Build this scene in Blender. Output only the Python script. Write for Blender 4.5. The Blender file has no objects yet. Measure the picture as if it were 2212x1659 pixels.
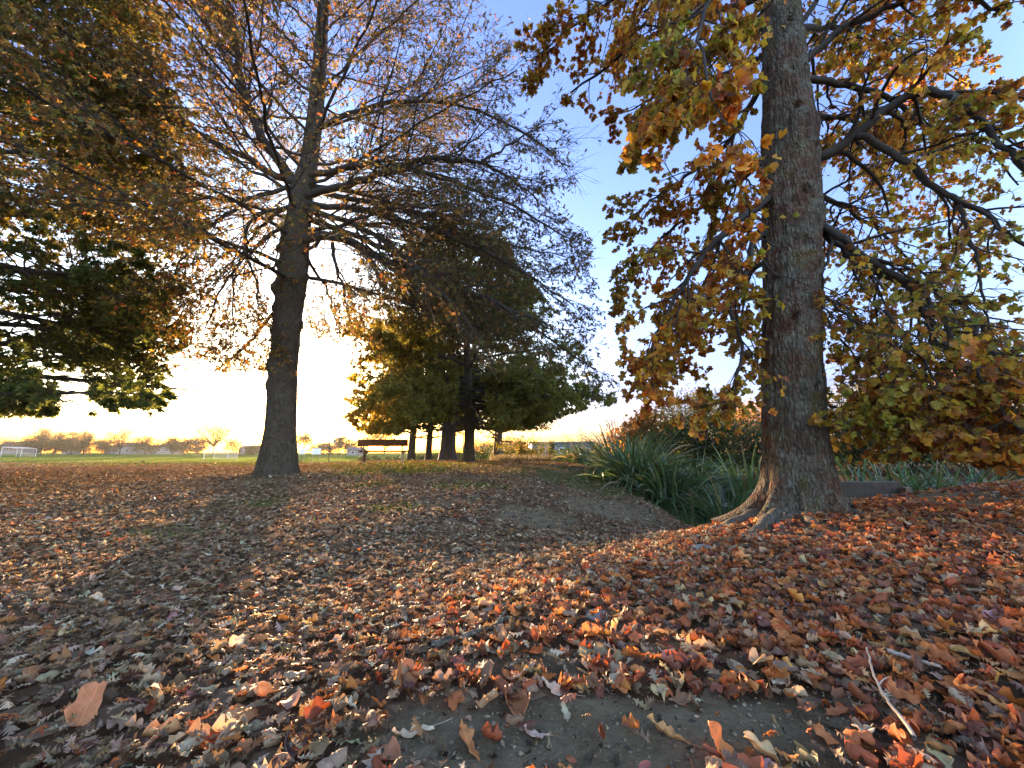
import bpy, math, random
import numpy as np
from math import radians, sin, cos, tan, pi

# ------------------------------------------------------------------ basics
C = bpy.context.scene.collection
FPX, PITCH, CZ = 849.0, radians(9.8), 0.70
cp, sp_ = cos(PITCH), sin(PITCH)
SUN_EL, SUN_AZ = radians(4.0), radians(-26.0)      # azimuth from +Y, negative = towards -X

def P(u, v, Y):
    a = (u - 1106.0) / FPX; b = (829.5 - v) / FPX
    t = Y / (cp - b * sp_)
    return np.array([a * t, Y, CZ + (sp_ + b * cp) * t])

def A(*x): return np.array(x, float)
def nrm(v):
    return v / np.maximum(np.linalg.norm(v, axis=-1, keepdims=True), 1e-9)
def sst(x, a, b):
    t = np.clip((x - a) / (b - a), 0, 1); return t * t * (3 - 2 * t)

def _h(ix, iy, s):
    n = (ix * 374761393 + iy * 668265263 + s * 1442695041) & 0x7fffffff
    n = ((n ^ (n >> 13)) * 1274126177) & 0x7fffffff
    return ((n ^ (n >> 16)) & 0xffff) / 65535.0
def vnoise(x, y, s=0):
    x = np.asarray(x, float); y = np.asarray(y, float)
    ix = np.floor(x).astype(np.int64); iy = np.floor(y).astype(np.int64)
    fx = x - ix; fy = y - iy
    fx = fx * fx * (3 - 2 * fx); fy = fy * fy * (3 - 2 * fy)
    a = _h(ix, iy, s); b = _h(ix + 1, iy, s); c = _h(ix, iy + 1, s); d = _h(ix + 1, iy + 1, s)
    return (a + (b - a) * fx) * (1 - fy) + (c + (d - c) * fx) * fy
def fbm(x, y, s=0, o=4):
    r = 0; a = .5; f = 1
    for i in range(o):
        r = r + a * (vnoise(x * f, y * f, s + i * 7) - .5); a *= .5; f *= 2.03
    return r

# ------------------------------------------------------------------ terrain
YBX = [-60, -6, -1.56, -.2, 1.09, 2.0, 3.0, 4.2, 7.0, 14, 60]
YBY = [-16, -.6, 1.30, 1.95, 2.75, 3.95, 4.85, 5.3, 5.5, 5.2, 5.0]
def terrain(x, y, fine=True):
    x = np.asarray(x, float); y = np.asarray(y, float)
    yb = np.interp(x, YBX, YBY)
    near = .0 + .03 * x.clip(-3, 3) + .36 * sst(x, 2.6, 7.5)
    w = 1 / (1 + np.exp(-np.clip((yb - y) / (.5 - .28 * sst(x, 1.6, 3.2)), -40, 40)))
    far = -.03 + (.33 - .09 * sst(-x, 5.6, 9)) * sst(y, 3, 12.5) - 1.05 * sst(y, 17, 42) + .35 * sst(y, 90, 180)
    d = y - (yb + 1.3)
    hollow = .09 * np.exp(-(d / 1.5) ** 2) * sst(x, -3.5, 0)
    hollow = hollow + .23 * sst(x, -.6, 2.2) * sst(y, 2.8, 5.5) * (1 - sst(y, 7, 11))
    dc = 2.05 + .5 * sst(y, 12, 30)
    ditch = .62 * sst(x, dc, dc + 1.7) * sst(y, 4.0, 6.2) * (1 - sst(x, 8, 12) * sst(y, 8, 12)) * (1 - sst(y, 35, 55))
    z = w * near + (1 - w) * (far - hollow - ditch)
    z = z + .05 * fbm(x * .35 + 9, y * .35, 3) * sst(np.hypot(x, y), 1, 6)
    # raised plates round the two big trunks
    z = z + .06 * np.exp(-(((x + 5.05) / 1.3) ** 2 + ((y - 8.6) / 1.1) ** 2))
    z = z + .05 * np.exp(-(((x - 2.95) / .9) ** 2 + ((y - 4.1) / .8) ** 2))
    if fine:
        nr = 1 - .8 * sst(np.hypot(x, y), 5, 12)
        z = z + nr * (.05 * fbm(x * 1.3, y * 1.3, 11) + .022 * fbm(x * 6, y * 6, 21) + .026 * fbm(x * 20, y * 20, 31, 3))
    return z
def tz(x, y): return float(terrain(np.array([x]), np.array([y]))[0])
def G(u, v, ymax=60.):
    a = (u - 1106.0) / FPX; b = (829.5 - v) / FPX
    ys = np.concatenate([np.linspace(.5, 12, 1200), np.linspace(12, ymax, 600)])
    t = ys / (cp - b * sp_)
    z = CZ + (sp_ + b * cp) * t
    hit = z - terrain(a * t, ys) < 0
    k = np.argmax(hit) if hit.any() else np.searchsorted(ys, 14.)
    return A(a * t[k], ys[k], z[k])

# ------------------------------------------------------------------ mesh helpers
def mk(name, V, polys, mat, parent=None, col=None, luv=None, smooth=True, base=None):
    V = np.asarray(V, float).reshape(-1, 3)
    if base is not None: V = V - np.asarray(base)
    me = bpy.data.meshes.new(name)
    polys = [np.asarray(p) for p in polys if len(p)]
    li = np.concatenate([p.ravel() for p in polys]).astype(np.int32)
    tot = np.concatenate([np.full(len(p), p.shape[1]) for p in polys]).astype(np.int32)
    st = np.concatenate([[0], np.cumsum(tot)[:-1]]).astype(np.int32)
    me.vertices.add(len(V)); me.vertices.foreach_set('co', V.astype(np.float32).ravel())
    me.loops.add(len(li)); me.loops.foreach_set('vertex_index', li)
    me.polygons.add(len(tot)); me.polygons.foreach_set('loop_start', st)
    me.polygons.foreach_set('use_smooth', np.full(len(tot), smooth, bool))
    if col is not None:
        c = np.ones((len(V), 4), np.float32); c[:, :3] = col
        at = me.attributes.new('col', 'FLOAT_COLOR', 'POINT'); at.data.foreach_set('color', c.ravel())
    if luv is not None:
        at = me.attributes.new('luv', 'FLOAT_VECTOR', 'POINT')
        l = np.zeros((len(V), 3), np.float32); l[:, :2] = luv
        at.data.foreach_set('vector', l.ravel())
    me.update(calc_edges=True)
    if mat: me.materials.append(mat)
    o = bpy.data.objects.new(name, me); C.objects.link(o)
    if parent is not None: o.parent = parent
    elif base is not None: o.location = base
    return o

def tag(o, label, cat, group=None):
    o['label'] = label; o['category'] = cat
    if group: o['group'] = group
    return o
def thing(name, loc, label, cat, group=None):
    o = bpy.data.objects.new(name, None); C.objects.link(o)
    o.location = [float(q) for q in loc]; o.empty_display_size = .2
    return tag(o, label, cat, group)
def kind(o, k): o['kind'] = k; return o

class Tubes:
    def __init__(s): s.g = {}
    def add(s, pts, rad, sides=5):
        pts = np.asarray(pts, float)
        s.g.setdefault((len(pts), sides), []).append((pts, np.asarray(rad, float)))
    def arrays(s):
        Vs, Fs, off = [], [], 0
        for (n, k), lst in s.g.items():
            Pn = np.stack([p for p, r in lst]); R = np.stack([r for p, r in lst])
            T = nrm(np.gradient(Pn, axis=1))
            ref = np.tile(A(.31, .17, .935), (len(lst), 1))
            par = np.abs((T.mean(1) * ref).sum(1)) > .8
            ref[par] = A(.9, .4, .1)
            ref = nrm(ref)[:, None, :]
            U = nrm(np.cross(T, np.broadcast_to(ref, T.shape))); W = np.cross(T, U)
            th = np.arange(k) * 2 * pi / k
            V = Pn[:, :, None, :] + R[:, :, None, None] * (U[:, :, None, :] * np.cos(th)[None, None, :, None] + W[:, :, None, :] * np.sin(th)[None, None, :, None])
            m = len(lst)
            idx = np.arange(m * n * k).reshape(m, n, k) + off
            a = idx[:, :-1, :]; b = idx[:, 1:, :]
            F = np.stack([a, np.roll(a, -1, 2), np.roll(b, -1, 2), b], -1).reshape(-1, 4)
            Vs.append(V.reshape(-1, 3)); Fs.append(F); off += m * n * k
        return np.concatenate(Vs), np.concatenate(Fs)
    def build(s, name, mat, parent=None, base=None):
        if not s.g: return None
        V, F = s.arrays()
        return mk(name, V, [F], mat, parent, base=base)

class Poly:                      # boxes, prisms and free quads for small hard-surface parts
    def __init__(s): s.v = []; s.f4 = []; s.f3 = []
    def box(s, c, sz, rz=0., rx=0.):
        c = A(*c); h = A(*sz) / 2; o = len(s.v)
        for dx in (-1, 1):
            for dy in (-1, 1):
                for dz in (-1, 1):
                    p = A(dx, dy, dz) * h
                    p = A(p[0], p[1] * cos(rx) - p[2] * sin(rx), p[1] * sin(rx) + p[2] * cos(rx))
                    p = A(p[0] * cos(rz) - p[1] * sin(rz), p[0] * sin(rz) + p[1] * cos(rz), p[2])
                    s.v.append(c + p)
        for q in ((0, 1, 3, 2), (4, 6, 7, 5), (0, 4, 5, 1), (2, 3, 7, 6), (0, 2, 6, 4), (1, 5, 7, 3)):
            s.f4.append([o + i for i in q])
    def build(s, name, mat, parent=None, base=None, bevel=0.):
        o = mk(name, np.array(s.v), [np.array(s.f4)] + ([np.array(s.f3)] if s.f3 else []), mat, parent, base=base, smooth=False)
        if bevel:
            m = o.modifiers.new('b', 'BEVEL'); m.width = bevel; m.segments = 2
        return o

# ------------------------------------------------------------------ materials
def newmat(name):
    m = bpy.data.materials.new(name); m.use_nodes = True
    nt = m.node_tree; nt.nodes.clear()
    return m, nt
class N:
    def __init__(s, nt): s.nt = nt
    def n(s, t, **k):
        x = s.nt.nodes.new(t)
        for a, b in k.items(): setattr(x, a, b)
        return x
    def l(s, a, b): s.nt.links.new(a, b)
    def noise(s, vec, scale, detail=4, rough=.55):
        x = s.n('ShaderNodeTexNoise'); x.inputs['Scale'].default_value = scale
        x.inputs['Detail'].default_value = detail; x.inputs['Roughness'].default_value = rough
        if vec is not None: s.l(vec, x.inputs['Vector'])
        return x.outputs['Fac']
    def ramp(s, fac, stops):
        r = s.n('ShaderNodeValToRGB'); e = r.color_ramp.elements
        while len(e) < len(stops): e.new(.5)
        for i, (p, c) in enumerate(stops):
            e[i].position = p; e[i].color = (*c, 1) if len(c) == 3 else c
        s.l(fac, r.inputs[0]); return r.outputs[0]
    def mix(s, fac, a, b, mode='MIX'):
        m = s.n('ShaderNodeMix', data_type='RGBA', blend_type=mode)
        for v, i in ((fac, 0), (a, 6), (b, 7)):
            if hasattr(v, 'is_linked') or hasattr(v, 'links'): s.l(v, m.inputs[i])
            elif i == 0: m.inputs[0].default_value = v
            else: m.inputs[i].default_value = (*v, 1)
        return m.outputs[2]
    def math(s, op, a, b=None, clamp=False):
        m = s.n('ShaderNodeMath', operation=op); m.use_clamp = clamp
        for v, i in ((a, 0), (b, 1)):
            if v is None: continue
            if isinstance(v, (int, float)): m.inputs[i].default_value = v
            else: s.l(v, m.inputs[i])
        return m.outputs[0]
    def mapping(s, vec, scale):
        m = s.n('ShaderNodeMapping'); m.inputs['Scale'].default_value = scale; s.l(vec, m.inputs[0]); return m.outputs[0]

def leaf_mat(name, trans=.45, rough=.55, vein=False, spec=.3):
    m, nt = newmat(name); q = N(nt)
    out = q.n('ShaderNodeOutputMaterial')
    at = q.n('ShaderNodeAttribute', attribute_name='col').outputs['Color']
    geo = q.n('ShaderNodeNewGeometry')
    nz = q.noise(geo.outputs['Position'], 42 if vein else 25, 3)
    c = q.mix(nz, q.mix(1., at, (.62, .55, .5), 'MULTIPLY'), q.mix(1., at, (1.35, 1.4, 1.45), 'MULTIPLY'))
    if vein:
        uv = q.n('ShaderNodeSeparateXYZ'); q.l(q.n('ShaderNodeAttribute', attribute_name='luv').outputs['Vector'], uv.inputs[0])
        ax = q.math('ABSOLUTE', uv.outputs[0])
        mid = q.math('LESS_THAN', ax, .014)
        w = q.math('SUBTRACT', q.math('MULTIPLY', uv.outputs[1], 7.), q.math('MULTIPLY', ax, 5.5))
        fr = q.math('ABSOLUTE', q.math('SUBTRACT', q.math('FRACT', w), .5))
        sv = q.math('LESS_THAN', fr, .045)
        vm = q.math('MULTIPLY', q.math('MAXIMUM', mid, sv), .55)
        c = q.mix(vm, c, q.mix(1., at, (1.5, 1.5, 1.4), 'MULTIPLY'))
    b = q.n('ShaderNodeBsdfPrincipled'); q.l(c, b.inputs['Base Color'])
    b.inputs['Roughness'].default_value = rough; b.inputs['Specular IOR Level'].default_value = spec
    if vein:
        bp = q.n('ShaderNodeBump'); bp.inputs['Strength'].default_value = .45; bp.inputs['Distance'].default_value = .004
        q.l(q.math('ADD', nz, vm), bp.inputs['Height']); q.l(bp.outputs[0], b.inputs['Normal'])
    t = q.n('ShaderNodeBsdfTranslucent')
    q.l(q.mix(1., c, (1.5, 1.25, .75), 'MULTIPLY'), t.inputs[0])
    mx = q.n('ShaderNodeMixShader'); mx.inputs[0].default_value = trans
    q.l(b.outputs[0], mx.inputs[1]); q.l(t.outputs[0], mx.inputs[2]); q.l(mx.outputs[0], out.inputs[0])
    return m

def bark_mat(name, c1, c2, c3, lichen=(.19, .205, .165), lf=.5, red=0., vs=1., moss=.0):
    m, nt = newmat(name); q = N(nt)
    out = q.n('ShaderNodeOutputMaterial'); geo = q.n('ShaderNodeNewGeometry')
    pos = geo.outputs['Position']
    st = q.mapping(pos, (1, 1, .22 * vs))
    n1 = q.noise(st, 26, 8, .65); n2 = q.noise(pos, 2.2, 4); n3 = q.noise(pos, 5.5, 7, .75); n4 = q.noise(pos, 60, 3)
    vo = q.n('ShaderNodeTexVoronoi', feature='DISTANCE_TO_EDGE'); vo.inputs['Scale'].default_value = 30
    q.l(q.mapping(pos, (1, 1, .3 * vs)), vo.inputs['Vector'])
    crack = q.math('MULTIPLY', q.math('MINIMUM', vo.outputs[0], .25), 4., True)
    c = q.ramp(n1, [(.25, c1), (.5, c2), (.75, c3)])
    if red:
        c = q.mix(q.ramp(n2, [(.47, (0, 0, 0)), (.53, (red, red, red))]), c, q.mix(1., c, (1.25, .60, .48), 'MULTIPLY'))
    if moss:
        nm = q.noise(pos, 3.1, 5, .6)
        c = q.mix(q.ramp(nm, [(.55, (0, 0, 0)), (.63, (moss, moss, moss))]), c, (.10, .075, .015))
    li = q.ramp(q.math('MULTIPLY', n3, q.math('ADD', n4, .55)), [(.52, (0, 0, 0)), (.60, (lf, lf, lf))])
    c = q.mix(li, c, lichen)
    c = q.mix(q.math('MULTIPLY', q.math('SUBTRACT', 1., crack, True), .8), c, q.mix(1., c, (.55, .5, .45), 'MULTIPLY'))
    b = q.n('ShaderNodeBsdfPrincipled'); q.l(c, b.inputs['Base Color']); b.inputs['Roughness'].default_value = .85
    b.inputs['Specular IOR Level'].default_value = .2
    bp = q.n('ShaderNodeBump'); bp.inputs['Strength'].default_value = 1.; bp.inputs['Distance'].default_value = .032
    q.l(q.math('ADD', q.math('ADD', n1, q.math('MULTIPLY', crack, .4)), q.math('MULTIPLY', n4, .35)), bp.inputs['Height'])
    q.l(bp.outputs[0], b.inputs['Normal']); q.l(b.outputs[0], out.inputs[0])
    return m

def plain(name, c, rough=.6, var=.25, scale=20, metal=0., bump=0.):
    m, nt = newmat(name); q = N(nt)
    out = q.n('ShaderNodeOutputMaterial'); geo = q.n('ShaderNodeNewGeometry')
    nz = q.noise(geo.outputs['Position'], scale, 5)
    a = tuple(x * (1 - var) for x in c); b_ = tuple(min(1, x * (1 + var)) for x in c)
    b = q.n('ShaderNodeBsdfPrincipled'); q.l(q.ramp(nz, [(.3, a), (.7, b_)]), b.inputs['Base Color'])
    b.inputs['Roughness'].default_value = rough; b.inputs['Metallic'].default_value = metal
    if bump:
        bp = q.n('ShaderNodeBump'); bp.inputs['Strength'].default_value = .7; bp.inputs['Distance'].default_value = bump
        q.l(nz, bp.inputs['Height']); q.l(bp.outputs[0], b.inputs['Normal'])
    q.l(b.outputs[0], out.inputs[0]); return m

M = {}
M['litter'] = leaf_mat('dry_leaf', .22, .62, True, .35)
M['litter_far'] = leaf_mat('dry_leaf_far', .2, .65, False, .3)
M['leaf'] = leaf_mat('tree_leaf', .5, .5, True)
M['leaf_small'] = leaf_mat('small_leaf', .5, .5)
M['leaf_dense'] = leaf_mat('dense_leaf', .55, .5)
M['blade'] = leaf_mat('flax_blade', .3, .38, False, .5)
M['grass'] = leaf_mat('grass_blade', .45, .6)
M['bark_maple'] = bark_mat('grey_bark', (.034, .026, .020), (.095, .074, .055), (.18, .15, .118), lf=.6, red=.5, moss=.6)
M['bark_oak'] = bark_mat('oak_bark', (.045, .034, .025), (.10, .08, .06), (.165, .135, .10), lf=.25, vs=2.2)
M['branch'] = plain('branch_bark', (.045, .034, .026), .85, .4, 30, bump=.004)
M['twig'] = plain('twig_bark', (.075, .055, .04), .8, .3, 30)
M['root'] = bark_mat('root_bark', (.09, .07, .05), (.17, .14, .105), (.25, .21, .165), lf=.2, vs=3)
M['bark_far'] = plain('far_bark', (.07, .055, .045), .85, .35, 12, bump=.01)
M['stone'] = plain('grey_stone', (.20, .19, .17), .8, .35, 14, bump=.01)
M['darkstone'] = plain('dark_stone', (.07, .068, .065), .75, .35, 14, bump=.012)
M['timber'] = plain('brown_timber', (.17, .09, .055), .7, .25, 25, bump=.003)
M['bench'] = plain('bench_timber', (.13, .06, .04), .65, .3, 18, bump=.003)
M['steel'] = plain('dull_steel', (.35, .33, .30), .35, .15, 30, metal=.8)
M['white'] = plain('white_paint', (.75, .75, .74), .5, .06, 8)
M['net'] = plain('white_net', (.55, .56, .56), .7, .05, 8)
M['bluegrey'] = plain('bluegrey_cladding', (.11, .13, .17), .6, .12, 2)
M['palewall'] = plain('pale_wall', (.22, .21, .2), .7, .08, 2)
M['darkroof'] = plain('dark_roof', (.07, .06, .065), .7, .1, 2)
M['glass'] = plain('dark_glass', (.03, .035, .04), .15, .1, 2)
M['concrete'] = plain('concrete', (.065, .042, .03), .85, .3, 9, bump=.006)
M['stem'] = plain('dry_stem', (.22, .15, .08), .7, .3, 20)
M['wire'] = plain('wire', (.05, .05, .05), .6, .1, 5)

M['belt'] = leaf_mat('belt_leaf', .12, .7)
M['limb_dark'] = plain('dark_limb', (.030, .023, .018), .85, .45, 30, bump=.006)

# ------------------------------------------------------------------ ground
def cover(x, y):
    """1 = full of fallen leaves, 0 = bare."""
    x = np.asarray(x, float); y = np.asarray(y, float)
    c = np.ones_like(x)
    for (cx, cy, rx, ry, s) in BARE:
        d = ((x - cx) / rx) ** 2 + ((y - cy) / ry) ** 2
        d = d + 1.1 * fbm(x * 2.2 / max(rx, .3) , y * 2.2 / max(rx, .3), 5)
        c = c * (1 - s * (1 - sst(d, .5, 1.25)))
    n = fbm(x * 1.7, y * 1.7, 77)
    return c * (1 - .55 * sst(n, .08, .3))
BARE = []
for u, v, ru, rv, s in ((1270, 1600, 420, 88, .95), (1700, 1560, 150, 40, .6), (1175, 1440, 170, 32, .55), (1350, 1345, 100, 30, .4), (1160, 1118, 95, 26, .95), (1310, 1095, 110, 18, .95), (1370, 1118, 90, 14, .7),
                        (960, 1085, 70, 12, .6), (350, 1153, 95, 14, .75), (540, 1040, 60, 10, .8), (1960, 1075, 130, 14, .8), (2120, 1085, 90, 12, .6),
                        (850, 1560, 120, 35, .5), (1830, 1330, 120, 22, .35), (1500, 1290, 110, 18, .4), (1720, 1150, 130, 22, .75), (1290, 1035, 130, 22, .6), (1150, 1020, 90, 16, .45)):
    c = G(u, v); rx = ru / FPX * c[1]; b = G(u, v - rv); BARE.append((c[0], c[1], rx, min(max(abs(b[1] - c[1]), .08), rx * 1.3), s))
GRASSY = []
for u, v, ru, rv, s in ((1290, 1035, 150, 26, .52), (1100, 1012, 140, 12, .48), (860, 1095, 80, 14, .55), (800, 1045, 60, 10, .6), (1020, 1045, 90, 12, .6), (560, 1085, 80, 12, .6), (880, 1005, 190, 7, 1.),
                        (380, 1150, 110, 16, .45), (2050, 1110, 60, 10, .3)):
    c = G(u, v); rx = ru / FPX * c[1]; b = G(u, v - rv); GRASSY.append((c[0], c[1], rx, min(max(abs(b[1] - c[1]), .1), rx * 1.3), s))
def grassy(x, y):
    g = np.zeros_like(np.asarray(x, float))
    for (cx, cy, rx, ry, s) in GRASSY:
        d = ((x - cx) / rx) ** 2 + ((y - cy) / ry) ** 2 + 1.2 * fbm(x * 1.4, y * 1.4, 8)
        g = np.maximum(g, s * (1 - sst(d, .3, 1.3)))
    far = sst(y + 1.5 * fbm(x * .4, y * .4, 6) * 2, 13.2, 16.5)
    far = far * (1 - .8 * np.exp(-((x + 1.6) / 4) ** 2 - ((y - 17) / 3.5) ** 2))
    return np.clip(np.maximum(g, far), 0, 1)

def build_ground():
    nx, ny = 620, 620
    s = np.linspace(-1, 1, nx); k = 7.2
    xs = 520 * np.sinh(k * s) / np.sinh(k)
    s2 = np.linspace(-.72, 1, ny)
    ys = 1.8 + 620 * np.sinh(k * s2) / np.sinh(k)
    X, Y = np.meshgrid(xs, ys)
    Z = terrain(X, Y)
    V = np.stack([X, Y, Z], -1).reshape(-1, 3)
    idx = np.arange(nx * ny).reshape(ny, nx)
    F = np.stack([idx[:-1, :-1], idx[:-1, 1:], idx[1:, 1:], idx[1:, :-1]], -1).reshape(-1, 4)
    col = np.stack([cover(X, Y), grassy(X, Y), np.zeros_like(X)], -1).reshape(-1, 3)
    m, nt = newmat('soil_and_turf'); q = N(nt)
    out = q.n('ShaderNodeOutputMaterial'); geo = q.n('ShaderNodeNewGeometry'); pos = geo.outputs['Position']
    at = q.n('ShaderNodeSeparateColor'); q.l(q.n('ShaderNodeAttribute', attribute_name='col').outputs['Color'], at.inputs[0])
    big = q.noise(pos, 1.1, 5); mid = q.noise(pos, 9, 6, .65); fine = q.noise(pos, 90, 6, .75)
    soil = q.ramp(q.math('ADD', q.math('MULTIPLY', mid, .6), q.math('MULTIPLY', fine, .4)), [(.32, (.10, .072, .042)), (.5, (.25, .19, .12)), (.7, (.40, .32, .21))])
    soil = q.mix(q.math('MULTIPLY', big, .5), soil, (.10, .085, .05))
    vo = q.n('ShaderNodeTexVoronoi'); vo.inputs['Scale'].default_value = 14; q.l(pos, vo.inputs['Vector'])
    vc = q.n('ShaderNodeSeparateColor'); q.l(vo.outputs['Color'], vc.inputs[0])
    lit = q.ramp(vc.outputs[0], [(.1, (.055, .028, .018)), (.4, (.12, .06, .036)), (.75, (.17, .095, .06)), (.97, (.3, .2, .13))])
    c = q.mix(q.math('MULTIPLY', at.outputs[0], .85, True), soil, lit)
    gn = q.noise(q.mapping(pos, (1, .3, 1)), 60, 4, .7); gb = q.noise(pos, .12, 4)
    turf = q.ramp(q.math('ADD', q.math('MULTIPLY', gn, .55), q.math('MULTIPLY', gb, .45)), [(.3, (.04, .07, .012)), (.52, (.075, .12, .018)), (.75, (.13, .17, .028))])
    thr = q.math('MULTIPLY', q.math('ADD', q.math('SUBTRACT', at.outputs[1], .5), q.math('MULTIPLY', q.math('SUBTRACT', mid, .5), .9)), 4.)
    c = q.mix(q.math('ADD', thr, .5, True), c, turf)
    b = q.n('ShaderNodeBsdfPrincipled'); q.l(c, b.inputs['Base Color']); b.inputs['Roughness'].default_value = .9
    b.inputs['Specular IOR Level'].default_value = .0
    bp = q.n('ShaderNodeBump'); bp.inputs['Strength'].default_value = 1.; bp.inputs['Distance'].default_value = .03
    q.l(q.math('ADD', q.math('MULTIPLY', mid, .8), q.math('MULTIPLY', fine, .6)), bp.inputs['Height']); q.l(bp.outputs[0], b.inputs['Normal'])
    q.l(b.outputs[0], out.inputs[0])
    kind(mk('ground', V, [F], m, col=col), 'structure')
build_ground()

# ------------------------------------------------------------------ leaf templates
OAK = [(0, .012, 0), (.13, .035, 0), (.20, .20, .06), (.31, .05, 0), (.42, .33, .10), (.53, .06, 0), (.64, .28, .10), (.74, .06, 0), (.82, .14, .07), (.9, .045, 0), (1., .004, 0)]
OAKLO = [(0, .02, 0), (.22, .22, .05), (.36, .06, 0), (.5, .34, .1), (.68, .08, 0), (1., .01, 0)]
TUL = [(0, .012, 0), (.03, .22, -.05), (.14, .40, -.02), (.25, .54, .07), (.40, .33, .05), (.52, .31, .03), (.66, .38, .12), (.78, .22, .12), (.84, .08, .05)]
TULLO = [(0, .03, 0), (.12, .40, -.03), (.27, .52, .06), (.5, .31, .03), (.72, .36, .14), (.84, .08, .05)]
def tmpl(tab, rng, nw=2, fold=.3, arc=.8, crump=.03, curl=1.):
    """One leaf, y along the midrib, unit length, bent in three dimensions."""
    n = len(tab); m = 2 * nw + 1
    fr = np.linspace(-1, 1, m)
    V = np.zeros((n, m, 3)); UV = np.zeros((n, m, 2))
    w_l = 1 + rng.normal(0, .17, n); w_r = 1 + rng.normal(0, .17, n)
    for i, (t, w, f) in enumerate(tab):
        ww = np.where(fr < 0, w * w_l[i], w * w_r[i])
        V[i, :, 0] = fr * ww; V[i, :, 1] = t + f * np.abs(fr) ** 1.3
        UV[i, :, 0] = V[i, :, 0]; UV[i, :, 1] = V[i, :, 1]
    x = V[..., 0].copy(); y = V[..., 1].copy()
    k = curl * rng.uniform(.4, 1.6) * rng.choice([1, 1, 1, -1])
    kl = k * rng.uniform(.6, 1.4)
    kk = np.where(x < 0, k, kl)
    ang = np.abs(x) * kk * 2.2 + fold * 0.5
    z = np.where(np.abs(kk) > .05, (np.cos(fold * .5) - np.cos(ang)) / (kk * 2.2 + 1e-6), np.abs(x) * sin(fold * .5))
    xx = np.sign(x) * np.where(np.abs(kk) > .05, (np.sin(ang) - np.sin(fold * .5)) / (kk * 2.2 + 1e-6), np.abs(x))
    z = z + crump * (vnoise(x * 6 + rng.uniform(0, 50), y * 6) - .5) * 2 + crump * 1.2 * rng.normal(0, .6, x.shape) * np.abs(fr)[None, :]
    a = arc * rng.uniform(-.4, 1.3)
    if abs(a) < .05: a = .05
    th = (y - .5) * a
    Yb = np.sin(th) / a - z * np.sin(th); Zb = -(1 - np.cos(th)) / a * -1 * 1 + z * np.cos(th)
    tw = rng.normal(0, .35) * (y - .5)
    X2 = xx * np.cos(tw) - Zb * np.sin(tw); Z2 = xx * np.sin(tw) + Zb * np.cos(tw)
    V = np.stack([X2, Yb, Z2], -1).reshape(-1, 3)
    V[:, 2] -= np.percentile(V[:, 2], 10)
    idx = np.arange(n * m).reshape(n, m)
    F = np.stack([idx[:-1, :-1], idx[:-1, 1:], idx[1:, 1:], idx[1:, :-1]], -1).reshape(-1, 4)
    return V, F, UV.reshape(-1, 2)

def frames(d, up, rng=None, roll=0.):
    """Rotation matrices whose y axis is d and z axis near up."""
    y = nrm(d); x = nrm(np.cross(y, up)); z = np.cross(x, y)
    if rng is not None:
        r = rng.normal(0, roll, len(d)) if np.isscalar(roll) else roll
        c = np.cos(r)[:, None]; s = np.sin(r)[:, None]
        x, z = x * c + z * s, z * c - x * s
    return np.stack([x, y, z], -1)

def scatter(tm, tid, pos, R, sc, col):
    Vs, Fs, Cs, Us, off = [], [], [], [], 0
    for i, (V, F, UV) in enumerate(tm):
        k = np.where(tid == i)[0]
        if not len(k): continue
        W = np.einsum('nij,vj->nvi', R[k], V) * sc[k][:, None, None] + pos[k][:, None, :]
        Vs.append(W.reshape(-1, 3))
        Fs.append((F[None] + (np.arange(len(k)) * len(V))[:, None, None] + off).reshape(-1, F.shape[1]))
        Cs.append(np.repeat(col[k], len(V), 0)); Us.append(np.tile(UV, (len(k), 1)))
        off += len(k) * len(V)
    return np.concatenate(Vs), np.concatenate(Fs), np.concatenate(Cs), np.concatenate(Us)

def palette(rng, n, cols, wts, jit=.18):
    w = np.array(wts, float); w /= w.sum()
    c = np.array(cols, float)[rng.choice(len(cols), n, p=w)]
    return np.clip(c * (1 + rng.normal(0, jit, (n, 1))) * (1 + rng.normal(0, jit * .35, (n, 3))), .004, .9)

BROWN = [(.20, .125, .068), (.28, .19, .115), (.13, .078, .045), (.37, .27, .175), (.23, .115, .05), (.48, .40, .28)]
WB = [4, 4, 2.5, 2.4, 1.6, 1.2]
RUST = [(.40, .13, .038), (.28, .075, .028), (.48, .20, .06), (.20, .08, .045), (.30, .19, .12), (.48, .31, .17), (.15, .06, .045)]
WR = [5, 4, 2.4, 3, 2.5, 1.1, 1.2]

def gnormal(x, y, e=.06):
    zx = (terrain(x + e, y) - terrain(x - e, y)) / (2 * e); zy = (terrain(x, y + e) - terrain(x, y - e)) / (2 * e)
    return nrm(np.stack([-zx, -zy, np.ones_like(zx)], -1))

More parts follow.
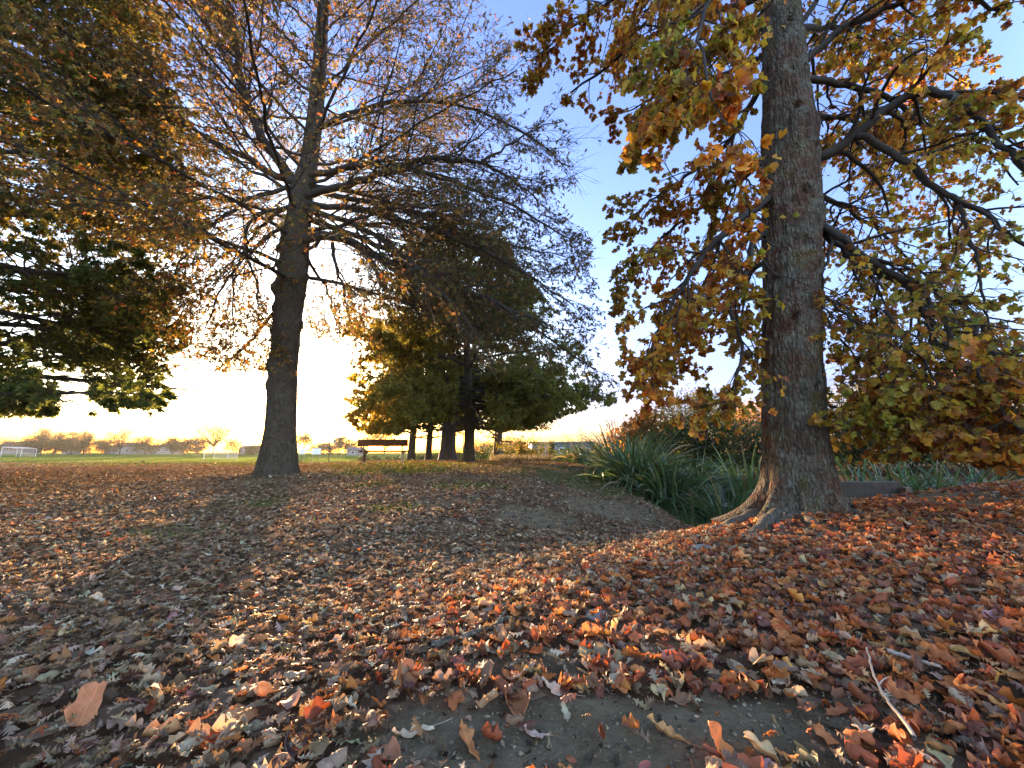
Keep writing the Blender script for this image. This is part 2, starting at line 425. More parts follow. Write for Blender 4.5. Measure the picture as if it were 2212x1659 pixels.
def build_litter():
    rng = np.random.default_rng(5)
    # ---- near: curled oak and broad leaves
    near_oak = [tmpl(OAK, rng, 2, .5, 1.6, .05, 1.3) for _ in range(24)]
    near_tul = [tmpl(TUL, rng, 3, .7, 1.7, .085, 1.3) for _ in range(24)]
    lo_oak = [tmpl(OAKLO, rng, 1, .6, 1.2, .05, .9) for _ in range(14)]
    lo_tul = [tmpl(TULLO, rng, 1, .6, 1.2, .06, .8) for _ in range(10)]
    def place(n, ylo, yhi, wid, tm_o, tm_t, name, mat):
        y = np.sqrt(rng.uniform(ylo ** 2, yhi ** 2, n)); x = rng.uniform(-wid, wid, n) * y + rng.normal(0, .2, n)
        keep = rng.uniform(0, 1, n) < cover(x, y) * (1 - .82 * grassy(x, y)) + .05
        keep &= ~((x > 2.9) & (y > np.interp(x, YBX, YBY) + .6))
        keep &= ((x - 2.93) ** 2 + (y - 4.15) ** 2 > .42 ** 2) & ((x + 5.05) ** 2 + (y - 8.6) ** 2 > .45 ** 2)
        x, y = x[keep], y[keep]; n = len(x)
        yb = np.interp(x, YBX, YBY)
        nearb = 1 / (1 + np.exp(-(yb + .25 - y) / .3))                  # on the near bank
        rgt = sst(x + .25 * y, -.9, 1.6) * nearb
        ptul = .04 + .12 * nearb + .42 * rgt
        tul = rng.uniform(0, 1, n) < ptul
        no, nt_ = len(tm_o), len(tm_t)
        tid = np.where(tul, no + rng.integers(0, nt_, n), rng.integers(0, no, n))
        sc = np.where(tul, rng.uniform(.045, .085, n), rng.uniform(.036, .074, n)) * np.where(y > 12, 1.3, 1.) * np.where(y < 4, .88, 1.)
        cb = palette(rng, n, BROWN, WB); cr = palette(rng, n, RUST, WR)
        pr = np.clip(.05 + .13 * nearb + .62 * rgt, 0, 1) * np.where(tul, 1.25, .75)
        col = np.where((rng.uniform(0, 1, n) < pr)[:, None], cr, cb)
        nn = gnormal(x, y)
        up = nrm(nn + rng.normal(0, .27, (n, 3)))
        up = np.where((rng.uniform(0, 1, n) < .35)[:, None], -up, up)
        d = rng.normal(0, 1, (n, 3)); d -= (d * up).sum(1, keepdims=True) * up
        R = frames(d, up)
        z = terrain(x, y) + rng.uniform(.0, .022, n) + .01 + np.where(up[:, 2] < 0, .012, 0)
        V, F, Cc, U = scatter(tm_o + tm_t, tid, np.stack([x, y, z], -1), R, sc, col)
        gz = terrain(V[:, 0], V[:, 1]) + .003
        V[:, 2] = np.maximum(V[:, 2], gz)
        return kind(mk(name, V, [F], mat, col=Cc, luv=U), 'stuff')
    place(30000, .35, 4.2, 1.75, near_oak, near_tul, 'leaf_litter', M['litter'])
    place(105000, 3.9, 12.0, 1.65, lo_oak, lo_tul, 'leaf_litter', M['litter_far'])
    place(45000, 11.8, 21., 1.5, lo_oak, lo_tul, 'leaf_litter', M['litter_far'])
build_litter()
def build_crumbs():
    rng = np.random.default_rng(55)
    n = 26000
    y = np.sqrt(rng.uniform(.35 ** 2, 4. ** 2, n)); x = rng.uniform(-1.6, 1.6, n) * y
    tm = [tmpl([(0, .1, 0), (.3, .3, .05), (.6, .22, -.05), (1, .08, 0)], rng, 1, .5, 1.2, .12, .8) for _ in range(8)]
    up = nrm(gnormal(x, y) + rng.normal(0, .5, (n, 3))); d = rng.normal(0, 1, (n, 3))
    sc = np.exp(rng.normal(-4.5, .55, n))
    col = palette(rng, n, [(.10, .07, .045), (.26, .18, .11), (.05, .035, .025), (.45, .33, .2), (.3, .1, .04)], [5, 4, 4, 1.5, 1])
    V, F, Cc, U = scatter(tm, rng.integers(0, 8, n), np.stack([x, y, terrain(x, y) + .003], -1), frames(d, up), sc, col)
    kind(mk('leaf_litter', V, [F], M['litter_far'], col=Cc, luv=U), 'stuff')
    n = 22000
    y = np.sqrt(rng.uniform(3.8 ** 2, 9. ** 2, n)); x = rng.uniform(-1.2, 1.0, n) * y
    k = ~((x > 2.9) & (y > 5.2)); x, y = x[k], y[k]; n = len(x)
    up = nrm(gnormal(x, y) + rng.normal(0, .5, (n, 3))); d = rng.normal(0, 1, (n, 3))
    col = palette(rng, n, [(.14, .10, .07), (.26, .18, .12), (.05, .035, .025), (.42, .33, .24)], [5, 4, 4, 1.5])
    V, F, Cc, U = scatter(tm, rng.integers(0, 8, n), np.stack([x, y, terrain(x, y) + .004], -1), frames(d, up), np.exp(rng.normal(-3.9, .5, n)), col)
    kind(mk('leaf_litter', V, [F], M['litter_far'], col=Cc, luv=U), 'stuff')
    # crumbly soil grains
    n = 42000
    y = np.sqrt(rng.uniform(.35 ** 2, 3.6 ** 2, n)); x = rng.uniform(-1.6, 1.6, n) * y
    k = rng.uniform(0, 1, n) > cover(x, y) * .8; x, y = x[k], y[k]; n = len(x)
    s = np.exp(rng.normal(-5.9, .55, n))
    o = np.array([(1, 0, 0), (0, 1, 0), (-1, 0, 0), (0, -1, 0), (0, 0, 1), (0, 0, -1)], float)
    W = (o[None] * (1 + rng.normal(0, .3, (n, 6, 3)))) * s[:, None, None] * A(1, 1, .7) + np.stack([x, y, terrain(x, y) + s * .3], -1)[:, None]
    f = np.array([(0, 1, 4), (1, 2, 4), (2, 3, 4), (3, 0, 4), (1, 0, 5), (2, 1, 5), (3, 2, 5), (0, 3, 5)])
    F = (f[None] + np.arange(n)[:, None, None] * 6).reshape(-1, 3)
    kind(mk('soil_crumbs', W.reshape(-1, 3), [F], plain('soil_crumb', (.21, .16, .10), .9, .4, 60)), 'stuff')
build_crumbs()

# ------------------------------------------------------------------ grass
def blades(rng, x, y, h, w, lean, cols, wts, seg=3):
    n = len(x); z = terrain(x, y) - .005
    ang = rng.uniform(0, 2 * pi, n); ln = rng.uniform(.1, 1, n) * lean
    t = np.linspace(0, 1, seg + 1)
    hx = np.cos(ang)[:, None] * ln[:, None] * h[:, None] * t[None] ** 1.8
    hy = np.sin(ang)[:, None] * ln[:, None] * h[:, None] * t[None] ** 1.8
    cz = h[:, None] * t[None] * (1 - .35 * ln[:, None] * t[None])
    a2 = rng.uniform(0, 2 * pi, n); wx = np.cos(a2)[:, None] * w[:, None] * (1 - t[None] ** 1.5 * .95) * .5; wy = np.sin(a2)[:, None] * w[:, None] * (1 - t[None] ** 1.5 * .95) * .5
    base = np.stack([x, y, z], -1)[:, None, :]
    mid = base + np.stack([hx, hy, cz], -1); off = np.stack([wx, wy, 0 * wx], -1)
    V = np.stack([mid - off, mid + off], 2)
    idx = np.arange(n * (seg + 1) * 2).reshape(n, seg + 1, 2)
    F = np.stack([idx[:, :-1, 0], idx[:, :-1, 1], idx[:, 1:, 1], idx[:, 1:, 0]], -1).reshape(-1, 4)
    col = np.repeat(palette(rng, n, cols, wts), (seg + 1) * 2, 0)
    return V.reshape(-1, 3), F, col
GR = [(.07, .11, .02), (.11, .14, .03), (.17, .15, .05), (.22, .16, .07)]
def build_grass():
    rng = np.random.default_rng(9)
    n = 60000
    y = rng.uniform(1.5, 17, n) ; x = rng.uniform(-1.4, 1.4, n) * y
    g = grassy(x, y); k = (rng.uniform(0, 1, n) < g * 1.5 + .008) & (y < 16.5)
    x, y = x[k], y[k]
    V, F, c = blades(rng, x, y, rng.uniform(.03, .085, len(x)), rng.uniform(.004, .009, len(x)) * (1 + y / 12), .8, GR, [4, 4, 2, 1], 2)
    kind(mk('grass', V, [F], M['grass'], col=c), 'stuff')
    n = 5000
    x = rng.uniform(.2, 2.5, n); y = rng.uniform(17, 24, n)
    x = -1. + rng.uniform(0, 3.4, n)
    V, F, c = blades(rng, x, y, rng.uniform(.18, .42, n), rng.uniform(.01, .02, n), .6, [(.15, .125, .09), (.11, .095, .06), (.09, .095, .05)], [4, 3, 2], 3)
    kind(mk('grass', V, [F], M['grass'], col=c), 'stuff')
    # playing field turf, upright blades that catch the low sun
    n = 190000
    y = rng.uniform(24, 112, n); x = rng.uniform(-1.35, .25, n) * y
    V, F, c = blades(rng, x, y, rng.uniform(.045, .09, n), rng.uniform(.02, .04, n) * (1 + y / 100), .5, [(.09, .15, .018), (.13, .19, .025), (.17, .20, .03)], [4, 3, 1.5], 1)
    kind(mk('grass', V, [F], M['grass'], col=c), 'stuff')
    # ditch side weeds
    n = 9000
    x = rng.uniform(2.85, 4.6, n); y = rng.uniform(5.6, 9, n)
    V, F, c = blades(rng, x, y, rng.uniform(.10, .34, n), rng.uniform(.006, .014, n), .7, [(.05, .10, .03), (.08, .14, .05), (.12, .17, .08), (.2, .17, .1)], [4, 4, 2, 1], 3)
    kind(mk('grass', V, [F], M['grass'], col=c), 'stuff')
build_grass()

# ------------------------------------------------------------------ trees: growth
class Spec:
    def __init__(s, **k): s.__dict__.update(k)
def spray(rng, p, d, L, r, lev, S, tb, leaves):
    """A branch with all that grows from it. tb: Tubes; leaves: list of (pos, dir)."""
    n = S.seg[lev]; step = L / n
    pts = [p]; dd = d
    tr = A(0, 0, S.trop[lev])
    cut = getattr(S, 'cut', None)
    for i in range(n):
        if cut and i > 1 and not cut(pts[-1]): n = i; break
        dd = dd + rng.normal(0, S.wig[lev], 3) + tr
        dd = dd / math.sqrt(dd @ dd)
        pts.append(pts[-1] + dd * step)
    pts = np.array(pts)
    rr = r * np.linspace(1, .35, n + 1)
    tb.add(pts, rr, S.sides[lev])
    children(rng, pts, rr, L, lev, S, tb, leaves)
def children(rng, pts, rr, L, lev, S, tb, leaves, t0=.15):
    n = len(pts) - 1
    last = lev >= len(S.nch)
    if last:
        m = rng.poisson(S.leaves)
        for _ in range(m):
            t = rng.uniform(.15, 1.) * n; i = min(int(t), n - 1)
            leaves.append((pts[i] + (pts[i + 1] - pts[i]) * (t - i), nrm(pts[i + 1] - pts[i])))
        return
    m = max(1, int(S.nch[lev] * rng.uniform(.8, 1.2)))
    for j in range(m):
        t = (t0 + (1 - t0) * (j + rng.uniform(0, 1)) / m) * n; i = min(int(t), n - 1)
        q = pts[i] + (pts[i + 1] - pts[i]) * (t - i)
        if hasattr(S, 'ok') and not S.ok(q): continue
        d = nrm(pts[i + 1] - pts[i])
        side = np.cross(d, A(0, 0, 1)); side = side / (np.linalg.norm(side) + 1e-6) * (1 if j % 2 else -1)
        pr = nrm(side + rng.normal(0, S.spread[lev], 3)); pr = pr - d * (pr @ d)
        an = S.ang[lev] * rng.uniform(.7, 1.25)
        cd = nrm(d * cos(an) + nrm(pr) * sin(an))
        Lc = L * S.ratio[lev] * (1.15 - .65 * t / n) * rng.uniform(.7, 1.25)
        spray(rng, q, cd, Lc, max(rr[i] * S.rr[lev], S.rmin), lev + 1, S, tb, leaves)

def smooth_line(pts, n):
    pts = np.array(pts, float)
    d = np.concatenate([[0], np.cumsum(np.linalg.norm(np.diff(pts, axis=0), axis=1))])
    t = np.linspace(0, d[-1], n)
    L = np.stack([np.interp(t, d, pts[:, i]) for i in range(3)], -1)
    for _ in range(3):
        L[1:-1] = (L[:-2] + 2 * L[1:-1] + L[2:]) / 4
    return L, d[-1]

def leaf_mesh(rng, name, leaves, tm, size, colf, mat, parent, base, hang=.5, upn=.6):
    pos = np.array([l[0] for l in leaves]); d = np.array([l[1] for l in leaves])
    n = len(pos)
    dd = nrm(d * .6 + rng.normal(0, .55, (n, 3)) + A(0, 0, -hang))
    up = nrm(rng.normal(0, 1, (n, 3)) + A(0, 0, upn))
    R = frames(dd, up)
    sc = rng.uniform(size[0], size[1], n)
    pos = pos + dd * sc[:, None] * .55          # leaf hangs beyond its stalk
    tid = rng.integers(0, len(tm), n)
    V, F, Cc, U = scatter(tm, tid, pos, R, sc, colf(pos))
    return mk(name, V, [F], mat, parent, col=Cc, luv=U, base=base)

def trunk_mesh(name, path, rads, mat, parent, base, knobs=(), flare=None, ns=72, nz=170, rough=.03, seed=1, rib=0.):
    L, tot = smooth_line(path, nz)
    dz = np.concatenate([[0], np.cumsum(np.linalg.norm(np.diff(np.array(path), axis=0), axis=1))])
    s = np.linspace(0, tot, nz)
    r = np.interp(s, dz, rads)
    th = np.linspace(0, 2 * pi, ns, endpoint=False)
    S_, T_ = np.meshgrid(s, th, indexing='ij')
    Rr = np.repeat(r[:, None], ns, 1)
    cx = np.cos(T_) * 3; sy = np.sin(T_) * 3
    Rr = Rr * (1 + rough * 2.2 * fbm(cx + 5, S_ * 1.5 + sy, seed, 3) + rough * 1.6 * fbm(cx * 3 + sy, S_ * 6 + sy * 2, seed + 3, 3))
    Rr = Rr + .016 * rib * fbm(T_ * 9, S_ * 2.2 + np.sin(T_) * 2, seed + 9, 3) * 2
    if flare:
        h, amp, lobes, ph = flare
        f = np.exp(-S_ / h)
        Rr = Rr + f * amp * (.75 + .45 * np.cos(lobes * T_ + ph) + .35 * np.cos((lobes + 2) * T_ + ph * 2.3)) * (.55 + .45 * f)
    for ks, kt, ka, kw in knobs:
        dt = (T_ - kt + pi) % (2 * pi) - pi
        dist2 = ((S_ - ks) / kw) ** 2 + (dt * r[:, None] / kw) ** 2
        Rr = Rr + ka * np.exp(-dist2) - (ka * .5 * np.exp(-dist2 * 9) if ka > 0 else 0)
    V = L[:, None, :] + np.stack([Rr * np.cos(T_), Rr * np.sin(T_), 0 * Rr], -1)
    idx = np.arange(nz * ns).reshape(nz, ns)
    a = idx[:-1]; b = idx[1:]
    F = np.stack([a, np.roll(a, -1, 1), np.roll(b, -1, 1), b], -1).reshape(-1, 4)
    return mk(name, V.reshape(-1, 3), [F], mat, parent, base=base)

# ------------------------------------------------------------------ tree 1: broad-leaved tree on the near bank, right
def proj(q):
    y = q[..., 1] * cp + (q[..., 2] - CZ) * sp_; z = -q[..., 1] * sp_ + (q[..., 2] - CZ) * cp
    y = np.maximum(y, .05)
    return 1106 + FPX * q[..., 0] / y, 829.5 - FPX * z / y

def right_tree():
    rng = np.random.default_rng(21)
    TY = 4.15
    zb = tz(2.95, 4.15)
    ed = [(1140, 1655, 1800), (1090, 1660, 1795), (1040, 1664, 1794), (960, 1656, 1782), (900, 1652, 1775), (800, 1652, 1768), (700, 1653, 1765), (600, 1655, 1765),
          (500, 1652, 1768), (400, 1648, 1768), (300, 1647, 1760), (200, 1645, 1750), (100, 1643, 1740), (0, 1641, 1728), (-150, 1640, 1710), (-400, 1640, 1700), (-700, 1650, 1690)]
    path, rad = [], []
    for v, a, b in ed:
        p = P((a + b) / 2, v, TY); path.append(p); rad.append((P(b, v, TY)[0] - P(a, v, TY)[0]) / 2 * (.93 if v > 400 else .88 if v > 250 else .80))
    path = np.array(path)
    base = A(path[1][0], TY, zb)
    root = thing('tree', base, 'tree with thick grey lichen trunk and broad gold and rust leaves', 'tree')
    kn = [(3.05, 4.5, .035, .07), (2.35, 5.15, .05, .11), (4.1, 4.4, .03, .08), (5.2, 4.3, .03, .09), (1.45, 5.3, .02, .12), (3.4, 5.9, .05, .12), (4.6, 6.1, .06, .14), (2.5, 3.3, .04, .12), (6.1, 4.6, .03, .1), (3.7, 3.3, .03, .13)]
    kn += [(3.0, 4.62, -.07, .05), (5.25, 4.45, -.06, .05), (4.15, 4.3, -.05, .04), (6.0, 4.5, -.06, .06)]
    sarc = np.concatenate([[0], np.cumsum(np.linalg.norm(np.diff(path, axis=0), axis=1))])
    for v, th_, w_ in ((443, 4.62, .055), (267, 4.45, .05), (80, 4.5, .05), (590, 5.3, .05), (700, 4.2, .04), (350, 5.2, .04), (180, 5.1, .035), (845, 4.9, .035)):
        s_ = float(np.interp(P(1710, v, TY)[2], path[:, 2], sarc)); kn.append((s_, th_, .035, w_ * 2.1)); kn.append((s_, th_, -.10, w_ * .8))
    trunk_mesh('trunk', path, rad, M['bark_maple'], root, base, kn, (.30, .34, 5, .6), 220, 480, .05, 3, 1.)
    # roots running out over the soil
    def rt(pix, r0, r1):
        pp = np.array([G(u, v) for u, v in pix]); pp[:, 2] = terrain(pp[:, 0], pp[:, 1]) + np.linspace(r0 * .05, -r1 * .5, len(pp))
        Lp, t = smooth_line(pp, 26)
        Lp += np.stack([.02 * fbm(np.arange(26) * .4, np.full(26, u + .5), 4) for u in range(3)], -1)
        rr = np.linspace(r0, r1, 26) * (1 + .9 * fbm(np.arange(26) * .5, np.zeros(26) + r0 * 90, 14))
        tb = Tubes(); tb.add(Lp, rr, 14); tb.build('root', M['root'], root, base)
    rt([(1700, 1100), (1640, 1118), (1570, 1142), (1500, 1165), (1440, 1183), (1400, 1196)], .11, .02)
    rt([(1700, 1108), (1655, 1135), (1625, 1160), (1612, 1188)], .09, .035)
    rt([(1715, 1118), (1690, 1132), (1684, 1150), (1700, 1164)], .06, .03)
    rt([(1780, 1110), (1830, 1108), (1880, 1120), (1930, 1118)], .07, .02)
    rt([(1650, 1150), (1560, 1180), (1490, 1195), (1430, 1215)], .05, .015)
    rt([(1740, 1120), (1760, 1140), (1790, 1160)], .06, .02)
    tm = [tmpl(TUL, rng, 1, .3, .7, .03, .5) for _ in range(12)]
    S = Spec(seg=[9, 7, 5, 4], trop=[-.02, -.05, -.10, -.12], wig=[.12, .16, .2, .2], sides=[8, 5, 4, 3], nch=[9, 6, 4], spread=[.55, .7, .8], ang=[.8, .8, .8],
             ratio=[.45, .5, .55], rr=[.5, .5, .55], rmin=.0022, leaves=7.2)
    poly = [(1085, -400), (1085, 90), (1130, 210), (1215, 330), (1262, 380), (1272, 640), (1330, 690), (1350, 905), (1420, 930), (1500, 945), (1560, 960), (1660, 950), (1660, 900), (1780, 960), (1800, 1010), (1900, 1010), (2010, 985), (2130, 1015), (2230, 1030), (2900, 1050), (2900, -400)]
    px = np.array(poly)
    def inside(q):
        u, v = proj(q)
        x1, y1 = px[:, 0], px[:, 1]; x2, y2 = np.roll(x1, -1), np.roll(y1, -1)
        c = ((y1 > v) != (y2 > v)) & (u < (x2 - x1) * (v - y1) / (y2 - y1 + 1e-9) + x1)
        return c.sum() % 2 == 1
    S.ok = lambda q: (v_ok(q))
    def v_ok(q):
        if q[1] < .9 or np.hypot(q[0], q[1]) < 1.2: return False
        return inside(q) or q[1] < .3
    leaves = []
    def limb(pts, r0, r1, n=22, dens=1., lvl=1, t0=.12, nch=None):
        Lp, tot = smooth_line(pts, n)
        Lp[1:-1] += rng.normal(0, .012, (n - 2, 3))
        rr = np.linspace(r0, r1, n)
        rr = rr * .82; tb = Tubes(); tb.add(Lp, rr, 10)
        S.nch[0] = nch or int(max(5, tot * 6.2 * dens)); keep = S.ratio[0]
        S.ratio[0] = .9 / max(tot, .9)
        children(rng, Lp, rr, tot, 0, S, tb, leaves, t0)
        S.ratio[0] = keep
        tb.build('limb', M['limb_dark'], root, base)
    def PL(l): return [P(*q) for q in l]
    limb(PL([(1660, 430, 4.1), (1600, 475, 4.0), (1562, 507, 3.9), (1514, 555, 3.85), (1471, 624, 3.8), (1434, 688, 3.8), (1400, 790, 3.8)]), .06, .012)
    limb(PL([(1660, 500, 4.2), (1615, 525, 4.1), (1626, 565, 4.0), (1615, 597, 4.0), (1567, 661, 4.0), (1589, 688, 3.9), (1605, 731, 3.9), (1611, 752, 3.9), (1587, 826, 3.8), (1571, 868, 3.8), (1535, 908, 3.8), (1525, 942, 3.8)]), .045, .006, 30, .8)
    limb(PL([(1650, 176, 4.3), (1610, 250, 4.6), (1560, 330, 5.0), (1450, 400, 5.4), (1350, 480, 5.7)]), .05, .01)
    limb(PL([(1655, 60, 4.3), (1594, 80, 4.1), (1503, 139, 3.7), (1440, 229, 3.3), (1400, 300, 3.2)]), .06, .01)
    limb(PL([(1640, -100, 4.1), (1560, -60, 3.2), (1500, 60, 2.5), (1530, 180, 2.1), (1570, 270, 1.95)]), .045, .006, 18, .95)
    limb(PL([(1640, -200, 4.3), (1500, -80, 4.6), (1350, -20, 5.0), (1230, 60, 5.2), (1150, 130, 5.3)]), .06, .01, 24, 1.2)
    limb(PL([(1640, -250, 4.3), (1550, -100, 5.2), (1400, 40, 6.0), (1300, 140, 6.4)]), .06, .01, 24, 1.1)
    limb(PL([(1655, 120, 4.3), (1560, 160, 5.1), (1440, 200, 5.8), (1330, 250, 6.4)]), .05, .01, 24, 1.)
    limb(PL([(1660, 330, 4.3), (1590, 400, 5.2), (1480, 470, 6.0), (1380, 560, 6.4), (1330, 640, 6.5)]), .05, .01, 24, 1.2)
    limb(PL([(1660, 560, 4.3), (1600, 600, 5.1), (1510, 660, 5.6), (1430, 740, 5.9), (1390, 830, 6.0)]), .045, .008, 24, 1.1)
    limb(PL([(1660, 450, 4.3), (1640, 500, 5.2), (1560, 560, 5.8), (1500, 640, 6.1), (1480, 780, 6.2)]), .04, .008, 22, 1.)
    # right side
    limb(PL([(1700, 365, 4.1), (1791, 331, 4.0), (1850, 293, 3.9), (1914, 229, 3.8), (1967, 205, 3.7), (2015, 192, 3.6), (2063, 213, 3.5), (2127, 261, 3.4), (2159, 315, 3.3), (2230, 380, 3.2)]), .075, .025, 30, .8)
    limb(PL([(1850, 295, 3.9), (1941, 331, 3.8), (2005, 395, 3.7), (2069, 443, 3.6), (2117, 443, 3.6), (2159, 496, 3.5), (2212, 528, 3.5), (2300, 600, 3.4)]), .05, .015, 26, .8)
    limb(PL([(2069, 443, 3.6), (2090, 507, 3.6), (2117, 565, 3.6), (2122, 640, 3.6), (2140, 740, 3.6)]), .025, .008, 18, .9)
    limb(PL([(1700, 165, 4.1), (1797, 176, 4.2), (1861, 189, 4.3), (1914, 208, 4.4), (1946, 229, 4.4), (1994, 272, 4.5), (2026, 293, 4.5), (2074, 283, 4.6), (2127, 309, 4.7), (2200, 400, 4.8)]), .055, .012, 28, .9)
    limb(PL([(1700, 160, 4.15), (1781, 96, 4.1), (1834, 53, 4.0), (1887, 27, 3.9), (1962, 0, 3.8), (2060, -20, 3.7), (2160, 20, 3.6)]), .06, .02, 24, .9)
    limb(PL([(1700, 80, 4.15), (1749, 32, 4.1), (1790, -50, 4.1), (1880, -120, 4.2), (2000, -110, 4.3)]), .045, .015, 20, 1.)
    limb(PL([(1715, 470, 4.1), (1807, 496, 4.0), (1834, 539, 3.9), (1887, 576, 3.8), (1935, 597, 3.8), (1973, 629, 3.7), (2005, 677, 3.6), (2037, 747, 3.6), (2085, 800, 3.5), (2120, 950, 3.4)]), .06, .01, 30, .9)
    limb(PL([(1715, 488, 4.15), (1805, 515, 4.1), (1834, 555, 4.05), (1890, 592, 4.0), (1935, 610, 4.0), (1994, 629, 4.0), (2074, 645, 3.9), (2111, 688, 3.8), (2159, 800, 3.6), (2180, 900, 3.5)]), .05, .01, 30, .9)
    limb(PL([(1802, 507, 4.0), (1791, 560, 3.95), (1775, 603, 3.9), (1778, 667, 3.9)]), .022, .006, 14, .8)
    limb(PL([(1715, 850, 4.2), (1823, 886, 4.1), (1861, 898, 4.0), (1885, 902, 3.9), (1926, 938, 3.8)]), .02, .006, 14, 1.3)
    limb(PL([(1973, 629, 3.75), (1974, 708, 3.7), (1938, 768, 3.7), (1919, 799, 3.7), (1895, 821, 3.7)]), .018, .006, 14, 1.)
    limb(PL([(1990, 650, 3.8), (2010, 708, 3.7), (2032, 761, 3.6), (2065, 782, 3.5), (2106, 852, 3.4), (2130, 931, 3.3)]), .022, .006, 18, 1.)
    limb(PL([(1994, 629, 4.0), (2058, 708, 3.8), (2116, 734, 3.6), (2166, 792, 3.5), (2230, 850, 3.4)]), .025, .01, 18, 1.1)
    limb(PL([(1715, 240, 4.25), (1850, 260, 5.1), (1950, 330, 5.8), (2050, 430, 6.2), (2120, 560, 6.4)]), .05, .01, 24, 1.2)
    limb(PL([(1715, 400, 4.25), (1830, 450, 5.2), (1930, 520, 5.8), (2020, 620, 6.1), (2080, 720, 6.2)]), .05, .01, 24, 1.1)
    limb(PL([(1715, 60, 4.25), (1880, 60, 5.2), (2000, 130, 5.9), (2130, 210, 6.3)]), .05, .01, 24, 1.1)
    limb(PL([(1715, 620, 4.25), (1830, 660, 5.0), (1900, 740, 5.4), (1960, 830, 5.5)]), .035, .008, 20, 1.1)
    for lv in ((1850, 780, 3.9), (1950, 860, 3.6), (2060, 880, 3.3), (2160, 870, 3.1), (2240, 900, 3.0)):
        u, v, Y = lv
        limb(PL([(u - 150, v - 210, Y + .5), (u - 60, v - 90, Y + .2), (u, v, Y), (u + 70, v + 95, Y - .15)]), .022, .005, 16, 1.5)
    # overhead and outside the picture, thin
    for k in range(7):
        az = radians(-60 + k * 38 + 200); h = 6.8 + .4 * k
        p0 = A(path[-3][0], TY, h - .2)
        limb([p0, p0 + A(cos(az) * 1.6, sin(az) * 1.6, .7), p0 + A(cos(az) * 3.2, sin(az) * 3.2, .6)], .06, .02, 14, .6)
    def thin(p):
        u, v = proj(p)
        if 1652 < u < 1762 and p[1] < 4.1: return rng.uniform() < .12
        if u > 1780 and 330 < v < 830: return rng.uniform() < .34
        if u > 1780: return rng.uniform() < .75
        return rng.uniform() < .95
    lv = [l for l in leaves if inside(l[0] + A(0, 0, -.05)) and (l[0][1] > 2.5 or l[0][2] > 2.2 and l[0][1] > 1.7) and l[0][2] > zb + .3 and thin(l[0])]
    OL = [(.27, .235, .035), (.42, .29, .04), (.41, .20, .035), (.28, .105, .032), (.15, .075, .032), (.55, .35, .055), (.20, .195, .035)]
    def colf(p):
        n = len(p); r2 = np.random.default_rng(3)
        u, v = proj(p)
        c = palette(r2, n, OL, [2.0, 4, 3.2, 2.6, 1.8, 1.6, .9], .15)
        gn = fbm(p[:, 0] * 1.6, p[:, 2] * 1.6 + p[:, 1], 15)
        c = c * (1 + gn[:, None] * A(1.2, -.2, -.5))
        return np.clip(c, .01, .8)
    crown = leaf_mesh(rng, 'crown', [l for l in lv if rng.uniform() < .85], tm, (.043, .083), colf, M['leaf'], root, base, .75, .25)
    print('right tree leaves', len(lv))
    return root
right_tree()

